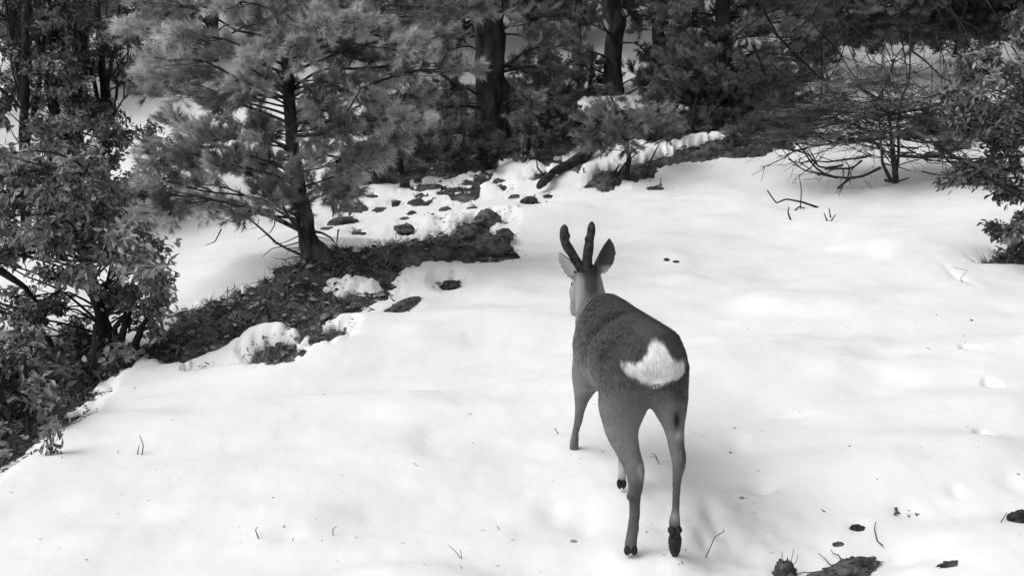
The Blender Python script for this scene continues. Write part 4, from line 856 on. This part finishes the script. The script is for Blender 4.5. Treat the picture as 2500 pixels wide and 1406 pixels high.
def coat():
    z = W[:, 2]; y = W[:, 1]; x = W[:, 0]
    nz = .5 * fbm(x * 16, z * 16 + y * 12, 60, 4) + .35 * fbm(x * 60 + y * 30, z * 22, 61, 3)
    t = .185 - .118 * sst(.42, .66, z + .05 * nz)                # grey flank to dark back
    t = t * (1 + .35 * nz)
    legm = sst(.42, .34, z); t = t * (1 - legm) + legm * (.175 + .12 * nz)
    t = t + (.075 - t) * sst(.34, .22, z) * (y < 3.3) * .7        # darker shanks
    hd = sst(3.93, 4.0, y) * (z > .42)
    face = .36 + .08 * nz; t = t * (1 - hd) + hd * face
    nx = at(1446, 700, 4.0)[0]; backneck = np.exp(-((x - nx + .004) / .036) ** 2) * hd * sst(.46, .54, z) * (Nn[:, 1] < .35); t = t + (.06 - t) * np.clip(backneck * 1.3, 0, 1)
    t = t + (.03 - t) * np.clip(1.4 * near(1436, 660, 4.05, .045, .06, .022), 0, 1)      # dark poll
    # ears
    re = sst(.695, .715, z) * (y > 3.97) * (x > at(1460, 640, 4.06)[0]); t = t + (.062 - t) * re
    rb = near(1478, 672, 4.06, .016, .03, .022); t = t + (.5 - t) * np.clip(rb * 1.2, 0, 1)
    c0 = at(1404, 668, 4.07); c1 = at(1364, 620, 4.05); dv = c1 - c0; q = np.clip(((W - c0) @ dv) / dv.dot(dv), 0, 1); dist = np.linalg.norm(W - (c0 + q[:, None] * dv), axis=1)
    le = (dist < .05) & (((W - c0) @ dv) > 0) & (z > c0[2] - .01) & (x < at(1412, 660, 4.07)[0]); inner = le & (Nn[:, 0] < .1) & (Nn[:, 1] < .3) ; t = np.where(le, .05, t); t = np.where(inner, .48, t)
    # white rump
    c = at(1603, 902, 3.02); d1 = ((x - c[0]) / .098) ** 2 + ((z - c[2]) / .033) ** 2; c2 = at(1607, 868, 3.02); d2 = ((x - c2[0]) / .031) ** 2 + ((z - c2[2]) / .038) ** 2; c3 = at(1600, 925, 3.02); d3 = ((x - c3[0]) / .04) ** 2 + ((z - c3[2]) / .02) ** 2
    gg = 1.1 * np.exp(-d1 * .85) + np.exp(-d2 * .9) + .35 * np.exp(-d3) + .16 * fbm(x * 60, z * 40, 71, 3); rp = sst(.34, .66, gg) * sst(3.20, 3.10, y) * sst(.05, -.35, Nn[:, 1]); t = t + (.92 - t) * rp
    t = t + (.30 - t) * sst(1.6, .3, d3 * .45) * (1 - rp) * (y < 3.2) * .5
    # marks on the legs
    for (a_, s_, v_, w_) in (((1651,1022,3.05), (.012, .05, .032), .012, 1.2), ((1656,1062,3.04), (.009, .03, .014), .40, .8), ((1667,1112,3.02), (.010, .03, .03), .03, 1.1), ((1566,1158,3.03), (.012, .03, .018), .30, .8),
                             ((1546,1218,3.03), (.012, .03, .012), .05, .7), ((1560,1120,3.08), (.010, .03, .03), .06, .6), ((1535,1343,3.04), (.03, .03, .008), .04, .9), ((1520,1150,3.51), (.03, .05, .03), .42, .9), ((1412,985,3.84), (.02, .03, .02), .22, .6),
                             ((1425,1000,3.84), (.008, .03, .02), .06, .6), ((1660,960,3.05), (.02, .05, .025), .05, .7), ((1648,1262,3.0), (.03, .03, .018), .30, .7), ((1450,972,3.7), (.05, .1, .010), .45, .6), ((1657,1118,3.03), (.016, .05, .045), .07, .8), ((1648,1200,3.02), (.02, .05, .05), .09, .7), ((1550,1215,3.04), (.02, .03, .045), .075, .7), ((1668,985,3.1), (.016, .05, .045), .09, .6)):
        t = t + (v_ - t) * np.clip(w_ * near(*a_, *s_) * (1 + .9 * nz), 0, 1)
    t = t + (.02 - t) * near(1404, 766, 4.29, .016); 
    return np.clip(t, .008, .9)
tone = coat(); a_ = me.attributes.new('tone', 'FLOAT', 'POINT'); a_.data.foreach_set('value', tone.astype(np.float32))
me.polygons.foreach_set('use_smooth', np.ones(len(me.polygons), bool))
m, n, b = mat_new('coat', .85, .12); M['coat'] = m
a = n.nodes.new('ShaderNodeAttribute'); a.attribute_name = 'tone'; n.links.new(a.outputs['Fac'], b.inputs['Base Color']); 
t2 = noise(n, 150, 4, stretch=(1, .5, .35)); bump(n, b, t2.outputs[0], .004, .8)
M['antler'] = mat_noise('antler', .022, .075, 60, .95, .004); M['hoof'] = mat_noise('hoof', .008, .03, 60, .6, .003)
deer = thing('roe_deer', DO, 'roebuck with velvet antlers and white rump walking away over the snow', 'deer')
o = link('body', me, M['coat'], deer)
# short hair lying back over the body
nh = 220000; i = rng.integers(0, nv, nh); P = V[i]; N_ = Nn[i]; Wp = W[i]
flow = np.stack([0 * P[:, 0], -np.ones(nh) * .8, -.6 * np.ones(nh)], -1); lw = sst(.60, .36, Wp[:, 2])[:, None]; flow = flow * (1 - lw) + lw * np.array([0, -.1, -1.0]); lw = lw[:, 0]; flow[(Wp[:, 1] > 3.95)] = (0, -.35, -1); flow[(Wp[:, 2] > .68) & (Wp[:, 1] > 3.98)] = (.1, 0, 1)
flow = flow - N_ * np.sum(flow * N_, 1)[:, None]; D = unit(flow.ravel()).reshape(-1, 3) * 0 + flow / (np.linalg.norm(flow, axis=1)[:, None] + 1e-6) + N_ * .06 + rng.normal(0, .10, (nh, 3))
ln = .016 - .009 * lw; ln[tone[i] > .7] = .022; ln[(Wp[:, 1] > 3.98)] = .010; ln[Wp[:, 2] > .72] = .006; ln = ln * rng.uniform(.6, 1.3, nh)
fb = MB(); fb.inst((np.array([(0, -.05, 0), (0, .05, 0), (1, 0, .04)]), np.array([(0, 1, 2)])), frames(D, rng.random(nh) * 6.28), P - N_ * .001, ln, 0.5)
fb.A = [np.repeat(np.clip(tone[i] * rng.uniform(.88, 1.12, nh), 0, .92), 3)]
fb.build('fur', M['coat'], deer)
def part(name, nodes, mat, knobs=(), rough=0, sides=20):
    b_ = MB(DO); P = np.array([at(a, c, Y) for a, c, Y, r_ in nodes]); rr = [q[3] for q in nodes]; L = np.linspace(0, 1, len(P)); t_ = np.linspace(0, 1, 26)
    Pm = np.stack([np.convolve(np.pad(np.interp(t_, L, P[:, k]), 2, 'edge'), [.1, .2, .4, .2, .1], 'valid') for k in range(3)], -1); r2 = np.interp(t_, L, rr) * 1.1 * (1 + .06 * np.sin(t_ * 17)); r2[-3:] *= (.93, .75, .45); b_.tube(Pm, r2, sides, rough=rough, seed=5)
    for k in knobs: V_, T_ = lump(at(*k[:3]), k[3], 7, rough=.2); b_.add(V_, T_)
    return b_.build(name, mat, deer)
part('antler', [(1416,664,4.07,.022),(1408,640,4.07,.018),(1396,618,4.065,.0165),(1382,598,4.06,.0165),(1376,580,4.06,.0165),(1377,565,4.06,.015),(1379,548,4.06,.0135)], M['antler'], [(1385,577,4.055,(.011,.010,.018))], .05)
part('antler', [(1432,664,4.07,.022),(1433,640,4.07,.0195),(1436,615,4.065,.0175),(1439,590,4.06,.0165),(1443,568,4.055,.0145),(1445,540,4.05,.0125)], M['antler'], [(1433,586,4.055,(.009,.010,.018))], .05)
def hoof(claws, dew=()):
    b_ = MB(DO)
    for (a_, c_, r_) in claws:
        A, C = at(*a_), at(*c_); t_ = np.linspace(0, 1, 9); b_.tube(A + (C - A) * t_[:, None], r_ * np.array([.75, .95, 1, 1, .98, .9, .75, .5, .2]), 14)
    for (px, py, Y, s_) in dew: V_, T_ = lump(at(px, py, Y), s_, 5, rough=.2); b_.add(V_, T_)
    b_.build('hoof', M['hoof'], deer)
hoof([((1641,1308,3.005),(1645.5,1360,3.03),.0138), ((1655,1308,3.005),(1650,1360,3.03),.0138)], [(1639,1293,2.985,(.011,.010,.014)), (1656.5,1293,2.985,(.011,.010,.014)), (1648,1305,3.00,(.017,.012,.017)), (1648,1322,2.995,(.014,.010,.014))])
hoof([((1512.5,1172,3.485),(1513,1193,3.49),.0105), ((1523,1172,3.485),(1522,1193,3.49),.0105)], [(1511,1179,3.475,(.008,.007,.008)), (1524,1179,3.475,(.008,.007,.008))])
hoof([((1534,1334,3.035),(1530,1354,3.045),.0125), ((1546,1334,3.035),(1550,1354,3.045),.0125)]); hoof([((1397,1092,3.89),(1397,1106,3.94),.010), ((1405,1092,3.89),(1405,1106,3.94),.010)])
for s_ in (-1, 1):
    p = at(1423, 696, 4.16) + (.040 * s_, 0, .004); b_ = MB(DO); V_, T_ = lump(p, (.009, .011, .011), 2, rough=0); b_.add(V_, T_); b_.build('eye', M['hoof'], deer)
